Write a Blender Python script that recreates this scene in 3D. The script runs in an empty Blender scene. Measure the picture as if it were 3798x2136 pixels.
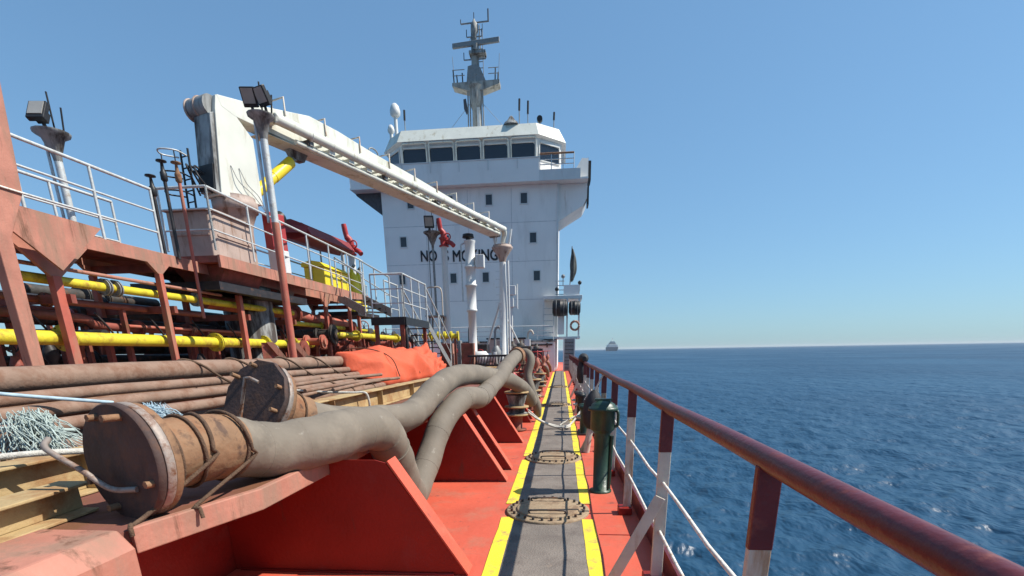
import bpy, math, random
import numpy as np
from mathutils import Vector, Matrix
random.seed(7); rng = np.random.default_rng(11)
S = bpy.context.scene
COL = S.collection
R_ = math.radians
# ------------------------------------------------------------------ camera
cam = bpy.data.cameras.new('camera'); co = bpy.data.objects.new('camera', cam); COL.objects.link(co)
cam.sensor_fit = 'HORIZONTAL'; cam.sensor_width = 36.0; cam.lens = 17.33; cam.shift_y = 0.2042
cam.clip_start = 0.05; cam.clip_end = 60000
aft = Vector((123, 370, -1240)).normalized()
up = -Vector((71, -4155, -1240)).normalized(); up = (up - aft*up.dot(aft)).normalized()
rt = aft.cross(up)
co.matrix_world = Matrix(((rt.x, rt.y, rt.z, 0), (aft.x, aft.y, aft.z, 0), (up.x, up.y, up.z, 1.5), (0, 0, 0, 1)))
S.camera = co
# ------------------------------------------------------------------ sky and sun
sd = Vector((0.87, 0.07, 1.0)).normalized()
el = math.asin(sd.z); az = math.atan2(sd.x, sd.y)
W = bpy.data.worlds.new('World'); S.world = W; W.use_nodes = True
nt = W.node_tree; sky = nt.nodes.new('ShaderNodeTexSky'); sky.sky_type = 'NISHITA'; sky.sun_disc = False
sky.sun_elevation = el; sky.sun_rotation = az; sky.altitude = 0
sky.air_density = 1.1; sky.dust_density = 0.45; sky.ozone_density = 3.5
bg = nt.nodes['Background']; bg.inputs['Strength'].default_value = 0.10
hs = nt.nodes.new('ShaderNodeGamma'); hs.inputs['Gamma'].default_value = .55   # hazy air: flatter sky
gm = nt.nodes.new('ShaderNodeMix'); gm.data_type = 'RGBA'; gm.blend_type = 'MULTIPLY'; gm.inputs[0].default_value = 1; gm.inputs[7].default_value = (1.11, 1.71, 2.22, 1)
nt.links.new(sky.outputs[0], hs.inputs['Color']); nt.links.new(hs.outputs[0], gm.inputs[6]); nt.links.new(gm.outputs[2], bg.inputs[0])
sun = bpy.data.lights.new('sun', 'SUN'); sun.energy = 5.0; sun.angle = R_(0.5); sun.color = (1, 0.95, 0.86)
so = bpy.data.objects.new('sun', sun); COL.objects.link(so); so.location = (30, 2, 40)
so.rotation_euler = sd.to_track_quat('Z', 'Y').to_euler()
S.view_settings.view_transform = 'Standard'; S.view_settings.look = 'None'
S.view_settings.gamma = 1; S.view_settings.exposure = 0.4
S.render.engine = 'CYCLES'
S.cycles.max_bounces = 6; S.cycles.diffuse_bounces = 3; S.cycles.glossy_bounces = 3
# ------------------------------------------------------------------ materials
MT = {}
def mat(n, col, rough=.55, metal=0, var=.25, sc=5, wear=None, amt=.45, wsc=3, bump=.15, bsc=40, streak=False, spec=.4, stain=None):
    m = bpy.data.materials.new(n); m.use_nodes = True; t = m.node_tree; L = t.links.new
    b = t.nodes['Principled BSDF']; b.inputs['Roughness'].default_value = rough
    b.inputs['Metallic'].default_value = metal; b.inputs['Specular IOR Level'].default_value = spec
    tc = t.nodes.new('ShaderNodeTexCoord')
    nz = t.nodes.new('ShaderNodeTexNoise'); nz.inputs['Scale'].default_value = sc; nz.inputs['Detail'].default_value = 6
    L(tc.outputs['Object'], nz.inputs['Vector'])
    rp = t.nodes.new('ShaderNodeValToRGB'); rp.color_ramp.elements[0].position = .3; rp.color_ramp.elements[1].position = .72
    rp.color_ramp.elements[0].color = tuple(c*(1-var) for c in col)+(1,)
    rp.color_ramp.elements[1].color = tuple(min(1, c*(1+var*.7)) for c in col)+(1,)
    L(nz.outputs[0], rp.inputs[0]); out = rp.outputs[0]
    if wear:
        mp = t.nodes.new('ShaderNodeMapping'); mp.inputs['Scale'].default_value = (1, 1, .22) if streak else (1, 1, 1)
        L(tc.outputs['Object'], mp.inputs[0])
        n2 = t.nodes.new('ShaderNodeTexNoise'); n2.inputs['Scale'].default_value = wsc; n2.inputs['Detail'].default_value = 9
        n2.inputs['Roughness'].default_value = .68; L(mp.outputs[0], n2.inputs['Vector'])
        r2 = t.nodes.new('ShaderNodeValToRGB'); r2.color_ramp.elements[0].position = .72-amt*.5; r2.color_ramp.elements[1].position = .84-amt*.42
        L(n2.outputs[0], r2.inputs[0])
        mx = t.nodes.new('ShaderNodeMix'); mx.data_type = 'RGBA'; L(r2.outputs[0], mx.inputs[0]); L(out, mx.inputs[6])
        mx.inputs[7].default_value = tuple(wear)+(1,); out = mx.outputs[2]
        mr = t.nodes.new('ShaderNodeMapRange'); mr.inputs[3].default_value = rough; mr.inputs[4].default_value = min(1, rough+.25)
        L(r2.outputs[0], mr.inputs[0]); L(mr.outputs[0], b.inputs['Roughness'])
    if stain:
        sc_, sa_, ss_, st_ = stain
        mp = t.nodes.new('ShaderNodeMapping'); mp.inputs['Scale'].default_value = (1, 1, .12) if st_ else (1, 1, 1); mp.inputs['Location'].default_value = (3.1, 7.7, 1.9)
        L(tc.outputs['Object'], mp.inputs[0])
        n4 = t.nodes.new('ShaderNodeTexNoise'); n4.inputs['Scale'].default_value = ss_; n4.inputs['Detail'].default_value = 10; n4.inputs['Roughness'].default_value = .72; n4.inputs['Distortion'].default_value = .4
        L(mp.outputs[0], n4.inputs['Vector'])
        r4 = t.nodes.new('ShaderNodeValToRGB'); r4.color_ramp.elements[0].position = .74-sa_*.5; r4.color_ramp.elements[1].position = .80-sa_*.4
        L(n4.outputs[0], r4.inputs[0])
        m4 = t.nodes.new('ShaderNodeMix'); m4.data_type = 'RGBA'; L(r4.outputs[0], m4.inputs[0]); L(out, m4.inputs[6]); m4.inputs[7].default_value = tuple(sc_)+(1,); out = m4.outputs[2]
    L(out, b.inputs['Base Color'])
    if bump:
        n3 = t.nodes.new('ShaderNodeTexNoise'); n3.inputs['Scale'].default_value = bsc; n3.inputs['Detail'].default_value = 4
        L(tc.outputs['Object'], n3.inputs['Vector'])
        bp = t.nodes.new('ShaderNodeBump'); bp.inputs['Strength'].default_value = bump; bp.inputs['Distance'].default_value = .02
        L(n3.outputs[0], bp.inputs['Height']); L(bp.outputs[0], b.inputs['Normal'])
    MT[n] = m; return m
RUST = (.16, .065, .03); GRIME = (.05, .04, .035)
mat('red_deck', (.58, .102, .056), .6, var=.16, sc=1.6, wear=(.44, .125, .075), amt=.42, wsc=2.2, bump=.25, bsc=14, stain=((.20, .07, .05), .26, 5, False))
mat('red_plate_shaded', (.23, .013, .007), .5, var=.14, sc=3, wear=(.22, .03, .02), amt=.3, wsc=4, stain=((.10, .035, .025), .22, 7, True))  # red paint deepened: shade of the bracket faces put into the colour
mat('salmon', (.44, .185, .13), .65, var=.2, sc=4, wear=(.30, .17, .12), amt=.55, wsc=4, streak=True, stain=((.17, .08, .05), .36, 6, True))
mat('salmon_post', (.44, .11, .075), .6, var=.2, sc=4, wear=(.34, .17, .11), amt=.5, wsc=5, streak=True)
mat('brown_red', (.25, .066, .046), .6, var=.35, sc=5, wear=RUST, amt=.45)
mat('dark_red_paint', (.115, .017, .019), .38, var=.2, sc=8, wear=(.2, .05, .04), amt=.35, wsc=9, spec=.5)
mat('cream', (.56, .50, .42), .6, var=.15, sc=7, wear=(.35, .2, .11), amt=.42, wsc=9, streak=True)
mat('rod_white', (.75, .70, .62), .55, var=.15, sc=12, wear=(.4, .22, .1), amt=.4, wsc=16)
mat('white', (.64, .64, .62), .5, var=.06, sc=2, wear=(.50, .46, .40), amt=.33, wsc=2.4, streak=True, bump=.05)
mat('house_white', (.80, .77, .73), .5, var=.05, sc=.7, wear=(.69, .66, .62), amt=.4, wsc=.8, streak=True, bump=.5, bsc=1.1, stain=((.50, .40, .31), .22, 2.2, True))
mat('crane_white', (.66, .66, .58), .45, var=.08, sc=2, wear=(.42, .38, .28), amt=.36, wsc=3, streak=True, bump=.05)
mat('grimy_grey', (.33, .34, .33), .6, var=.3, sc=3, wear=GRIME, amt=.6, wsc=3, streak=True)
mat('tan_paint', (.42, .32, .27), .6, var=.14, sc=3, wear=(.22, .13, .09), amt=.4, wsc=5, streak=True)
mat('galv', (.56, .58, .57), .5, metal=.25, var=.15, sc=12, wear=(.35, .3, .25), amt=.35, wsc=9)
mat('grey_steel', (.26, .27, .27), .55, metal=.2, var=.3, sc=9, wear=RUST, amt=.35, wsc=9)
mat('black', (.018, .018, .02), .5, var=.3, sc=9)
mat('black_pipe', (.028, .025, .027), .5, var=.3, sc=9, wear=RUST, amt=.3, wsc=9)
mat('yellow', (.64, .54, .035), .45, var=.15, sc=5, wear=(.38, .24, .03), amt=.45, wsc=6)
mat('bright_yellow', (.8, .62, .03), .4, var=.08, sc=5, wear=(.5, .36, .05), amt=.25, wsc=6)
mat('stripe_yellow', (.85, .64, .04), .6, var=.1, sc=5, wear=(.36, .25, .10), amt=.42, wsc=7, bump=.2, bsc=60, stain=((.22, .17, .12), .2, 16, False))
mat('walk_grey', (.20, .168, .142), .75, var=.18, sc=2.2, wear=(.14, .115, .10), amt=.5, wsc=3.2, bump=.4, bsc=70, stain=((.25, .20, .16), .3, 4, False))
mat('cover_tan', (.36, .26, .16), .7, var=.25, sc=6, wear=(.2, .13, .08), amt=.5, wsc=6, bump=.3)
mat('hose_grey', (.175, .145, .112), .75, var=.14, sc=4, wear=(.225, .19, .15), amt=.40, wsc=3, bump=.14, bsc=30, stain=((.30, .265, .22), .24, 9, False))
mat('cuff_rust', (.27, .15, .08), .75, var=.25, sc=5, wear=(.22, .10, .05), amt=.5, wsc=5, bump=.3, bsc=30, stain=((.10, .055, .035), .42, 9, False))
mat('flange_rust', (.07, .042, .036), .75, var=.35, sc=8, wear=(.12, .065, .045), amt=.5, wsc=9, bump=.2, bsc=45)
mat('rim_steel', (.36, .30, .26), .6, metal=.3, var=.25, sc=12, wear=RUST, amt=.5, wsc=12)
mat('pipe_rust', (.25, .16, .115), .8, var=.22, sc=3, wear=(.19, .10, .065), amt=.5, wsc=5, bump=.25, bsc=35)
mat('beam_ochre', (.43, .31, .155), .75, var=.18, sc=3, wear=(.30, .16, .07), amt=.5, wsc=4, bump=.25)
mat('rope_brown', (.11, .065, .04), .9, var=.3, sc=30, bump=.5, bsc=140)
mat('rope_pale', (.55, .52, .46), .9, var=.25, sc=30, bump=.4, bsc=140)
mat('rope_green', (.40, .47, .44), .85, var=.25, sc=20)
mat('rope_blue', (.36, .47, .54), .85, var=.25, sc=20)
mat('tarp', (.62, .10, .04), .75, var=.12, sc=4, wear=(.55, .12, .07), amt=.35, wsc=7, bump=.3, bsc=18)
mat('green', (.02, .05, .03), .4, var=.3, sc=6, wear=(.05, .09, .05), amt=.35, wsc=8, spec=.5)
mat('rubber', (.03, .03, .032), .7, var=.3, sc=9)
mat('glass_dark', (.012, .018, .03), .08, var=.1, sc=1, bump=0, spec=.6)
mat('window_dark', (.03, .035, .045), .15, var=.1, sc=1, bump=0, spec=.5)
mat('letter_black', (.02, .02, .025), .6, var=.1)
mat('monitor_red', (.40, .04, .04), .45, var=.2, sc=5, wear=(.3, .1, .08), amt=.3)
mat('canopy_red', (.24, .03, .03), .6, var=.2, sc=3)
mat('hull_grey', (.08, .08, .09), .6)
mat('mast_grey', (.36, .35, .32), .6, var=.25, sc=3, wear=(.14, .13, .12), amt=.5, wsc=2.5, streak=True)
mat('seam_grey', (.52, .51, .51), .6)
mat('far_hull', (.22, .21, .23), .6)  # distant ship's grey, paled in the colour to stand for haze
mat('trunk_brown', (.20, .075, .055), .7, var=.3, sc=2, wear=RUST, amt=.5)
mat('flag_green', (.085, .09, .085), .8, var=.4, sc=4)
mat('steel_dark', (.06, .055, .05), .6, var=.4, sc=8, wear=RUST, amt=.4, wsc=6)
mat('lens_grey', (.32, .31, .29), .3, var=.1)
# ------------------------------------------------------------------ mesh builder
def V(p): return Vector(p)
class MB:
    def __init__(s): s.v = []; s.f = []; s.sm = []
    def add(s, vs, fs, smooth=False):
        o = len(s.v); s.v += [tuple(p) for p in vs]
        for f in fs: s.f.append(tuple(i+o for i in f)); s.sm.append(smooth)
        return s
    def box2(s, lo, hi):
        x0, y0, z0 = lo; x1, y1, z1 = hi
        return s.add([(x0,y0,z0),(x1,y0,z0),(x1,y1,z0),(x0,y1,z0),(x0,y0,z1),(x1,y0,z1),(x1,y1,z1),(x0,y1,z1)],
            [(3,2,1,0),(4,5,6,7),(0,1,5,4),(1,2,6,5),(2,3,7,6),(3,0,4,7)])
    def box(s, c, sz, rz=0, rx=0):
        M = Matrix.Translation(V(c)) @ Matrix.Rotation(rz, 4, 'Z') @ Matrix.Rotation(rx, 4, 'X')
        h = [q/2 for q in sz]; vs = []
        for z in (-1, 1):
            for x, y in ((-1,-1),(1,-1),(1,1),(-1,1)): vs.append(M @ V((x*h[0], y*h[1], z*h[2])))
        return s.add(vs, [(3,2,1,0),(4,5,6,7),(0,1,5,4),(1,2,6,5),(2,3,7,6),(3,0,4,7)])
    def frame(s, d):
        d = V(d).normalized(); a = V((0,0,1)) if abs(d.z) < .9 else V((1,0,0))
        u = d.cross(a).normalized(); return d, u, d.cross(u)
    def lathe(s, base, axis, prof, n=16, caps=True):
        base = V(base); d, u, w = s.frame(axis); vs = []; fs = []
        for h, r in prof:
            for k in range(n):
                a = 2*math.pi*k/n; vs.append(base + d*h + (u*math.cos(a)+w*math.sin(a))*r)
        for i in range(len(prof)-1):
            for k in range(n):
                fs.append((i*n+k, i*n+(k+1)%n, (i+1)*n+(k+1)%n, (i+1)*n+k))
        s.add(vs, fs, True)
        if caps:
            if prof[0][1] > 1e-4: s.add(vs[:n], [tuple(range(n-1,-1,-1))])
            if prof[-1][1] > 1e-4: s.add(vs[-n:], [tuple(range(n))])
        return s
    def cyl(s, a, b, r, r2=None, n=10, caps=True):
        a = V(a); b = V(b); L = (b-a).length
        return s.lathe(a, b-a, [(0, r), (L, r if r2 is None else r2)], n, caps)
    def tube(s, path, r, n=8, caps=True):
        P = [V(p) for p in path]; m = len(P); vs = []; fs = []
        if not hasattr(r, '__len__'): r = [r]*m
        t0 = (P[1]-P[0]).normalized(); d, u, w = s.frame(t0)
        for i in range(m):
            t = (P[min(i+1, m-1)]-P[max(i-1, 0)]).normalized()
            u = (u - t*u.dot(t)).normalized(); w = t.cross(u)
            for k in range(n):
                a = 2*math.pi*k/n; vs.append(P[i]+(u*math.cos(a)+w*math.sin(a))*r[i])
        for i in range(m-1):
            for k in range(n): fs.append((i*n+k, i*n+(k+1)%n, (i+1)*n+(k+1)%n, (i+1)*n+k))
        s.add(vs, fs, True)
        if caps: s.add(vs[:n], [tuple(range(n-1,-1,-1))]); s.add(vs[-n:], [tuple(range(n))])
        return s
    def prism(s, poly, ext):
        a = [V(p) for p in poly]; e = V(ext); b = [p+e for p in a]; n = len(a)
        nn = sum(((a[i]-a[0]).cross(a[(i+1)%n]-a[0]) for i in range(n)), V((0,0,0)))
        fs = [tuple(range(n)), tuple(range(2*n-1, n-1, -1))] + [(i, i+n, (i+1)%n+n, (i+1)%n) for i in range(n)]
        if nn.dot(e) > 0: fs = [tuple(reversed(f)) for f in fs]
        return s.add(a+b, fs)
    def torus(s, c, axis, R, r, n=20, m=6):
        c = V(c); d, u, w = s.frame(axis); vs = []; fs = []
        for i in range(n):
            a = 2*math.pi*i/n; e = u*math.cos(a)+w*math.sin(a)
            for k in range(m):
                b = 2*math.pi*k/m; vs.append(c+e*(R+r*math.cos(b))+d*r*math.sin(b))
        for i in range(n):
            for k in range(m): fs.append((i*m+k, ((i+1)%n)*m+k, ((i+1)%n)*m+(k+1)%m, i*m+(k+1)%m))
        return s.add(vs, fs, True)
    def ball(s, c, r, n=12, m=7):
        pr = [(-r*math.cos(math.pi*i/m), max(1e-5, r*math.sin(math.pi*i/m))) for i in range(m+1)]
        return s.lathe(c, (0,0,1), pr, n, False)
    def build(s, name, material, parent=None, bevel=0):
        me = bpy.data.meshes.new(name); off = WL.get(parent.name, V((0,0,0))) if parent else V((0,0,0))
        me.from_pydata([(x-off.x, y-off.y, z-off.z) for x, y, z in s.v], [], s.f)
        me.polygons.foreach_set('use_smooth', s.sm); me.update()
        me.materials.append(MT[material] if isinstance(material, str) else material)
        o = bpy.data.objects.new(name, me); COL.objects.link(o); o.parent = parent
        WL[o.name] = off
        if bevel:
            b = o.modifiers.new('bevel', 'BEVEL'); b.width = bevel; b.segments = 2; b.limit_method = 'ANGLE'; b.angle_limit = R_(40)
        return o
WL = {}
def thing(name, loc, label, cat, group=None, kind=None):
    o = bpy.data.objects.new(name, None); COL.objects.link(o); o.location = loc; o.empty_display_size = .2
    WL[o.name] = V(loc); return tag(o, label, cat, group, kind)
def tag(o, label=None, cat=None, group=None, kind=None):
    if label: o['label'] = label
    if cat: o['category'] = cat
    if group: o['group'] = group
    if kind: o['kind'] = kind
    return o
def smooth(pts, k=8):
    P = [V(p) for p in pts]; P = [P[0]*2-P[1]]+P+[P[-1]*2-P[-2]]; out = []
    for i in range(1, len(P)-2):
        for j in range(k):
            t = j/k; a, b, c, d = P[i-1], P[i], P[i+1], P[i+2]
            out.append(.5*((2*b)+(c-a)*t+(2*a-5*b+4*c-d)*t*t+(3*b-a-3*c+d)*t**3))
    out.append(P[-2]); return out
def part_cyl(name, m, par, a, b, r, r2=None, n=10): return MB().cyl(a, b, r, r2, n).build(name, m, par)
def part_box(name, m, par, lo, hi, bevel=0): return MB().box2(lo, hi).build(name, m, par, bevel)

# ================================================================== SETTING
# ---- sea: a sheet of real waves near the ship, out to the horizon
SEA = -4.6
def spectrum(L, N, wind, amp, lmin, seed):
    g = np.random.default_rng(seed); k1 = np.fft.fftfreq(N, L/N)*2*np.pi
    kx, ky = np.meshgrid(k1, k1); k = np.hypot(kx, ky); k[0, 0] = 1e9
    wd = np.array([math.cos(wind), math.sin(wind)]); kp = 2*np.pi/4.2
    P = np.exp(-1.25*(kp/k)**2)/k**3.6*(0.12+((kx*wd[0]+ky*wd[1])/k)**2)*np.exp(-(k*lmin)**2); P[0, 0] = 0
    h = np.fft.ifft2((g.normal(size=(N, N))+1j*g.normal(size=(N, N)))*np.sqrt(P)).real
    return h/h.std()*amp
def sample(T, L, x, y):
    N = T.shape[0]; fx = (x/L*N) % N; fy = (y/L*N) % N; i = fx.astype(int); j = fy.astype(int); a = fx-i; b = fy-j
    i1 = (i+1) % N; j1 = (j+1) % N
    return T[j, i]*(1-a)*(1-b)+T[j, i1]*a*(1-b)+T[j1, i]*(1-a)*b+T[j1, i1]*a*b
T1 = spectrum(61.0, 1024, 1.9, .060, .08, 3); T2 = spectrum(23.0, 512, 1.5, .020, .06, 5)
nr, na = 620, 720
rr = np.concatenate([[0.0], np.geomspace(5.0, 14000, nr)])
aa = np.concatenate([np.linspace(-.12, 1.15, 560), np.linspace(1.15, 2*np.pi-.12, na-560+2)[1:-1]])
RRm, AA = np.meshgrid(rr[1:], aa, indexing='ij')
X = RRm*np.sin(AA); Y = RRm*np.cos(AA)
sp = RRm*math.log(14000/5.0)/nr
Zs = (sample(T1, 61., X, Y)*np.clip(1.4-sp/1.6, 0, 1)+sample(T2, 23., X*.8-Y*.6, X*.6+Y*.8)*np.clip(1.3-sp/.8, 0, 1))
Zs[:, 560:] *= .3
co_ = np.stack([X, Y, SEA+Zs], -1).reshape(-1, 3)
nA = len(aa); I = np.arange(nr-1)[:, None]*nA; J = np.arange(nA)[None, :]; J1 = (J+1) % nA
F = np.stack([I+J, I+nA+J, I+nA+J1, I+J1], -1).reshape(-1, 4)
me = bpy.data.meshes.new('sea'); me.vertices.add(len(co_)); me.vertices.foreach_set('co', co_.ravel())
me.loops.add(F.size); me.loops.foreach_set('vertex_index', F.ravel().astype(np.int32))
me.polygons.add(len(F)); me.polygons.foreach_set('loop_start', np.arange(0, F.size, 4)); me.polygons.foreach_set('loop_total', np.full(len(F), 4))
me.polygons.foreach_set('use_smooth', np.ones(len(F), bool)); me.update(calc_edges=True)
m = bpy.data.materials.new('water'); m.use_nodes = True; t = m.node_tree; L = t.links.new; b = t.nodes['Principled BSDF']
b.inputs['Base Color'].default_value = (.012, .052, .104, 1); b.inputs['Roughness'].default_value = .32; b.inputs['IOR'].default_value = 1.33
b.inputs['Specular IOR Level'].default_value = .5
tc = t.nodes.new('ShaderNodeTexCoord'); prev = None
for sc_, dist, st in ((1.6, .11, .6), (.22, 1.5, .85), (6., .02, .3)):
    mp = t.nodes.new('ShaderNodeMapping'); mp.inputs['Scale'].default_value = (sc_, sc_*.55, sc_); mp.inputs['Rotation'].default_value = (0, 0, .5)
    L(tc.outputs['Object'], mp.inputs[0])
    n_ = t.nodes.new('ShaderNodeTexNoise'); n_.inputs['Scale'].default_value = 1; n_.inputs['Detail'].default_value = 5; n_.inputs['Roughness'].default_value = .6
    L(mp.outputs[0], n_.inputs['Vector'])
    bp = t.nodes.new('ShaderNodeBump'); bp.inputs['Strength'].default_value = st; bp.inputs['Distance'].default_value = dist
    L(n_.outputs[0], bp.inputs['Height'])
    if prev: L(prev.outputs[0], bp.inputs['Normal'])
    prev = bp
L(prev.outputs[0], b.inputs['Normal'])
wp = t.nodes.new('ShaderNodeTexNoise'); wp.inputs['Scale'].default_value = .018; wp.inputs['Detail'].default_value = 4; L(tc.outputs['Object'], wp.inputs['Vector'])   # wind patches
wr = t.nodes.new('ShaderNodeMapRange'); wr.inputs[1].default_value = .35; wr.inputs[2].default_value = .65; wr.inputs[3].default_value = .36; wr.inputs[4].default_value = .50
L(wp.outputs[0], wr.inputs[0]); L(wr.outputs[0], b.inputs['Roughness'])
me.materials.append(m); sea = bpy.data.objects.new('sea', me); COL.objects.link(sea); sea['kind'] = 'structure'

# ---- hull, main deck, walkway
XR = .64; XO = .74; XL = -14.3; CL = -6.8
tag(MB().prism([(XL,-9,-7),(XO+.03,-9,-7),(XO+.03,66,-7),(XL,66,-7)], (0,0,6.98)).build('ship_hull', 'hull_grey'), kind='structure')
deck = tag(MB().prism([(XL,-9,-.016),(XO+.03,-9,-.016),(XO+.03,66,-.016),(XL,66,-.016)], (0,0,.016)).build('main_deck', 'red_deck'), kind='structure')
for y in (3.95, 7.9, 11.9, 15.9, 20.0, 24.0):      # deck plate seams right of the walkway
    part_box('weld_seam', 'red_plate_shaded', deck, (.34, y-.006, .0), (XO-.02, y+.006, .004))
part_box('fish_plate', 'dark_red_paint', deck, (XO-.01, -9, 0), (XO+.02, 40, .16))
walk = tag(MB().box2((-.42, -3, 0), (.22, 38.4, .004)).build('walkway', 'walk_grey'), kind='structure')
def stripe(x0, x1, segs):
    for a, b in segs:
        n = max(2, int((b-a)/.3)); mb = MB()
        jl = [random.uniform(-.005, .005) for _ in range(n+1)]; jr = [random.uniform(-.005, .005) for _ in range(n+1)]
        vs = []
        for i in range(n+1):
            y = a+(b-a)*i/n; vs += [(x0+jl[i], y, .007), (x1+jr[i], y, .007)]
        mb.add(vs, [(2*i, 2*i+1, 2*i+3, 2*i+2) for i in range(n)]); mb.build('painted_stripe', 'stripe_yellow', walk)
stripe(-.535, -.418, [(-2, 4.36), (4.78, 6.88), (7.14, 13.9), (14.4, 21), (21.5, 36)])
stripe(.212, .315, [(-2, 4.32), (4.8, 6.85), (7.16, 13.9), (14.4, 21), (21.5, 36)])
# ---- manhole covers
def manhole(x, y, r, label):
    t = thing('manhole_cover', (x, y, 0), label, 'manhole cover', 'round tank covers set in the walkway')
    MB().lathe((x, y, 0), (0,0,1), [(0, r), (.022, r), (.026, r-.012), (.026, .0001)], 40).build('flange_ring', 'cover_tan', t)
    MB().lathe((x, y, .024), (0,0,1), [(0, r-.1), (.016, r-.1), (.02, r-.112), (.02, .0001)], 40).build('lid', 'cover_tan', t)
    for k in range(26):
        a = 2*math.pi*k/26; p = V((x+math.cos(a)*(r-.05), y+math.sin(a)*(r-.05), .022))
        part_cyl('bolt', 'steel_dark', t, p, p+V((0,0,.03)), .014, n=6)
    for q in (-1, 1):
        MB().tube(smooth([(x-.16, y+q*.2, .04), (x-.15, y+q*.2, .075), (x+.15, y+q*.2, .075), (x+.16, y+q*.2, .04)], 4), .009, 6).build('handle', 'steel_dark', t)
manhole(-.11, 4.56, .40, 'tan round manhole cover with clean lid in the grey walkway')
manhole(-.09, 7.0, .40, 'greyer manhole cover in the walkway beside the green standpipe head')
manhole(-.09, 14.15, .40, 'small far manhole cover in the walkway past the rope crossing it')
manhole(-.09, 21.25, .40, 'farthest manhole cover in the walkway toward the white deckhouse')
# ---- cargo trunk with overhanging edge and brackets
trunk = tag(MB().prism([(-12.6, -6, .77), (-1.78, -6, .77), (-1.76, 1.72, .77), (-1.60, 2.3, .77), (-1.58, 36, .77), (-12.6, 36, .77)], (0, 0, .05)).build('cargo_trunk', 'trunk_brown'), kind='structure')
part_box('side_wall', 'red_plate_shaded', trunk, (-12.4, -5.9, 0), (-2.35, 35.9, .768))
MB().prism([(-1.765, 1.745, .72), (-1.73, 1.73, .72), (-1.545, 2.33, .72), (-1.54, 36, .72), (-1.575, 36, .72), (-1.585, 2.34, .72)], (0, 0, .114)).build('edge_lip', 'salmon', trunk, .006)
MB().prism([(-1.70, -.5, .5), (-1.70, -.5, .76), (-1.76, -.5, .838), (-2.1, -.5, .838), (-2.1, -.5, .5)], (0, 2.2, 0)).build('coaming_box', 'salmon', trunk, .012)
for y, s_ in ((3.1, 1), (5.66, 1), (6.28, 1), (8.25, 1), (10.7, 1), (11.3, 1), (13.6, 1), (16.2, 1), (18.8, 1), (21.4, 1), (24.0, 1), (26.6, 1), (29.2, 1)):
    b_ = MB().prism([(-2.345, y, .003), (-.64, y, .003), (-.66, y, .05), (-1.15, y, .80), (-1.22, y, .82), (-1.54, y, .82), (-1.54, y, .715), (-1.6, y, .715), (-1.6, y, .765), (-2.345, y, .765)], (0, .012, 0)).build('bracket', 'red_plate_shaded', trunk)
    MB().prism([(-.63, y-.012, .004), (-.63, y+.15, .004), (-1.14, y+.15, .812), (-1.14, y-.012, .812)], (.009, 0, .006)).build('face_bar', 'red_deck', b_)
    if y < 12:      # uneven weld beads where the bracket meets deck and trunk edge
        for P_ in ([(-2.3+k*.075, y-.006, .004+.004*(k % 2)) for k in range(22)], [(-1.56-k*.07, y-.006, .764-.004*(k % 2)) for k in range(10)]):
            MB().tube(P_, [.011+random.uniform(-.003, .004) for _ in P_], 6).build('weld_bead', 'red_plate_shaded', b_)
P_ = [(-1.699, -.4+k*.07, .66+.02*math.sin(k*.21)) for k in range(30)]
MB().tube(P_, [.007+random.uniform(-.002, .004) for _ in P_], 6).build('weld_bead', 'salmon', trunk)
# ---- port rail
rail = thing('ship_railing', (XR, 4, 0), 'dark red and cream deck-edge railing along the sea side', 'railing')
pr = [(XR, -2.2, 1.165)]+[(XR+.004*math.sin(i*1.3), -1.5+i*.9, 1.165+.004*math.sin(i*2.1)) for i in range(46)]
MB().tube(smooth(pr, 3), .036, 16).build('top_rail', 'dark_red_paint', rail)
for i in range(28):
    y = .04+1.5*i
    if y > 38: break
    zc = .885+random.uniform(-.03, .03)
    p = MB().box2((XR-.036, y-.014, .01), (XR+.036, y+.014, zc)).build('post', 'cream', rail, .004)
    MB().box2((XR-.0375, y-.0155, zc-.003), (XR+.0375, y+.0155, 1.15)).build('painted_top', 'dark_red_paint', p, .004)
    MB().box((XR-.02, y, .035), (.12, .14, .07)).build('foot', 'red_plate_shaded', p, .006)
for z_, sag in ((.70, .012), (.38, .014)):
    P = []
    for i in range(-1, 27):
        P += [(XR, .04+1.5*i, z_), (XR, .54+1.5*i, z_-sag*random.uniform(.3, 1.6)), (XR, 1.04+1.5*i, z_-sag*random.uniform(.3, 1.6))]
    MB().tube(P, .0095, 8).build('middle_rod', 'rod_white', rail)
for y in (3.04, 7.54, 12.04, 16.54, 21.04):
    a = V((XR-.02, y-.06, .62)); bb = V((.33, y-.06, .01))
    d_ = (bb-a).normalized(); w_ = V((-d_.z, 0, d_.x))*.035
    MB().prism([a+w_, a-w_, bb-w_, bb+w_], (0, .012, 0)).build('diagonal_brace', 'cream', rail, .003)

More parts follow.
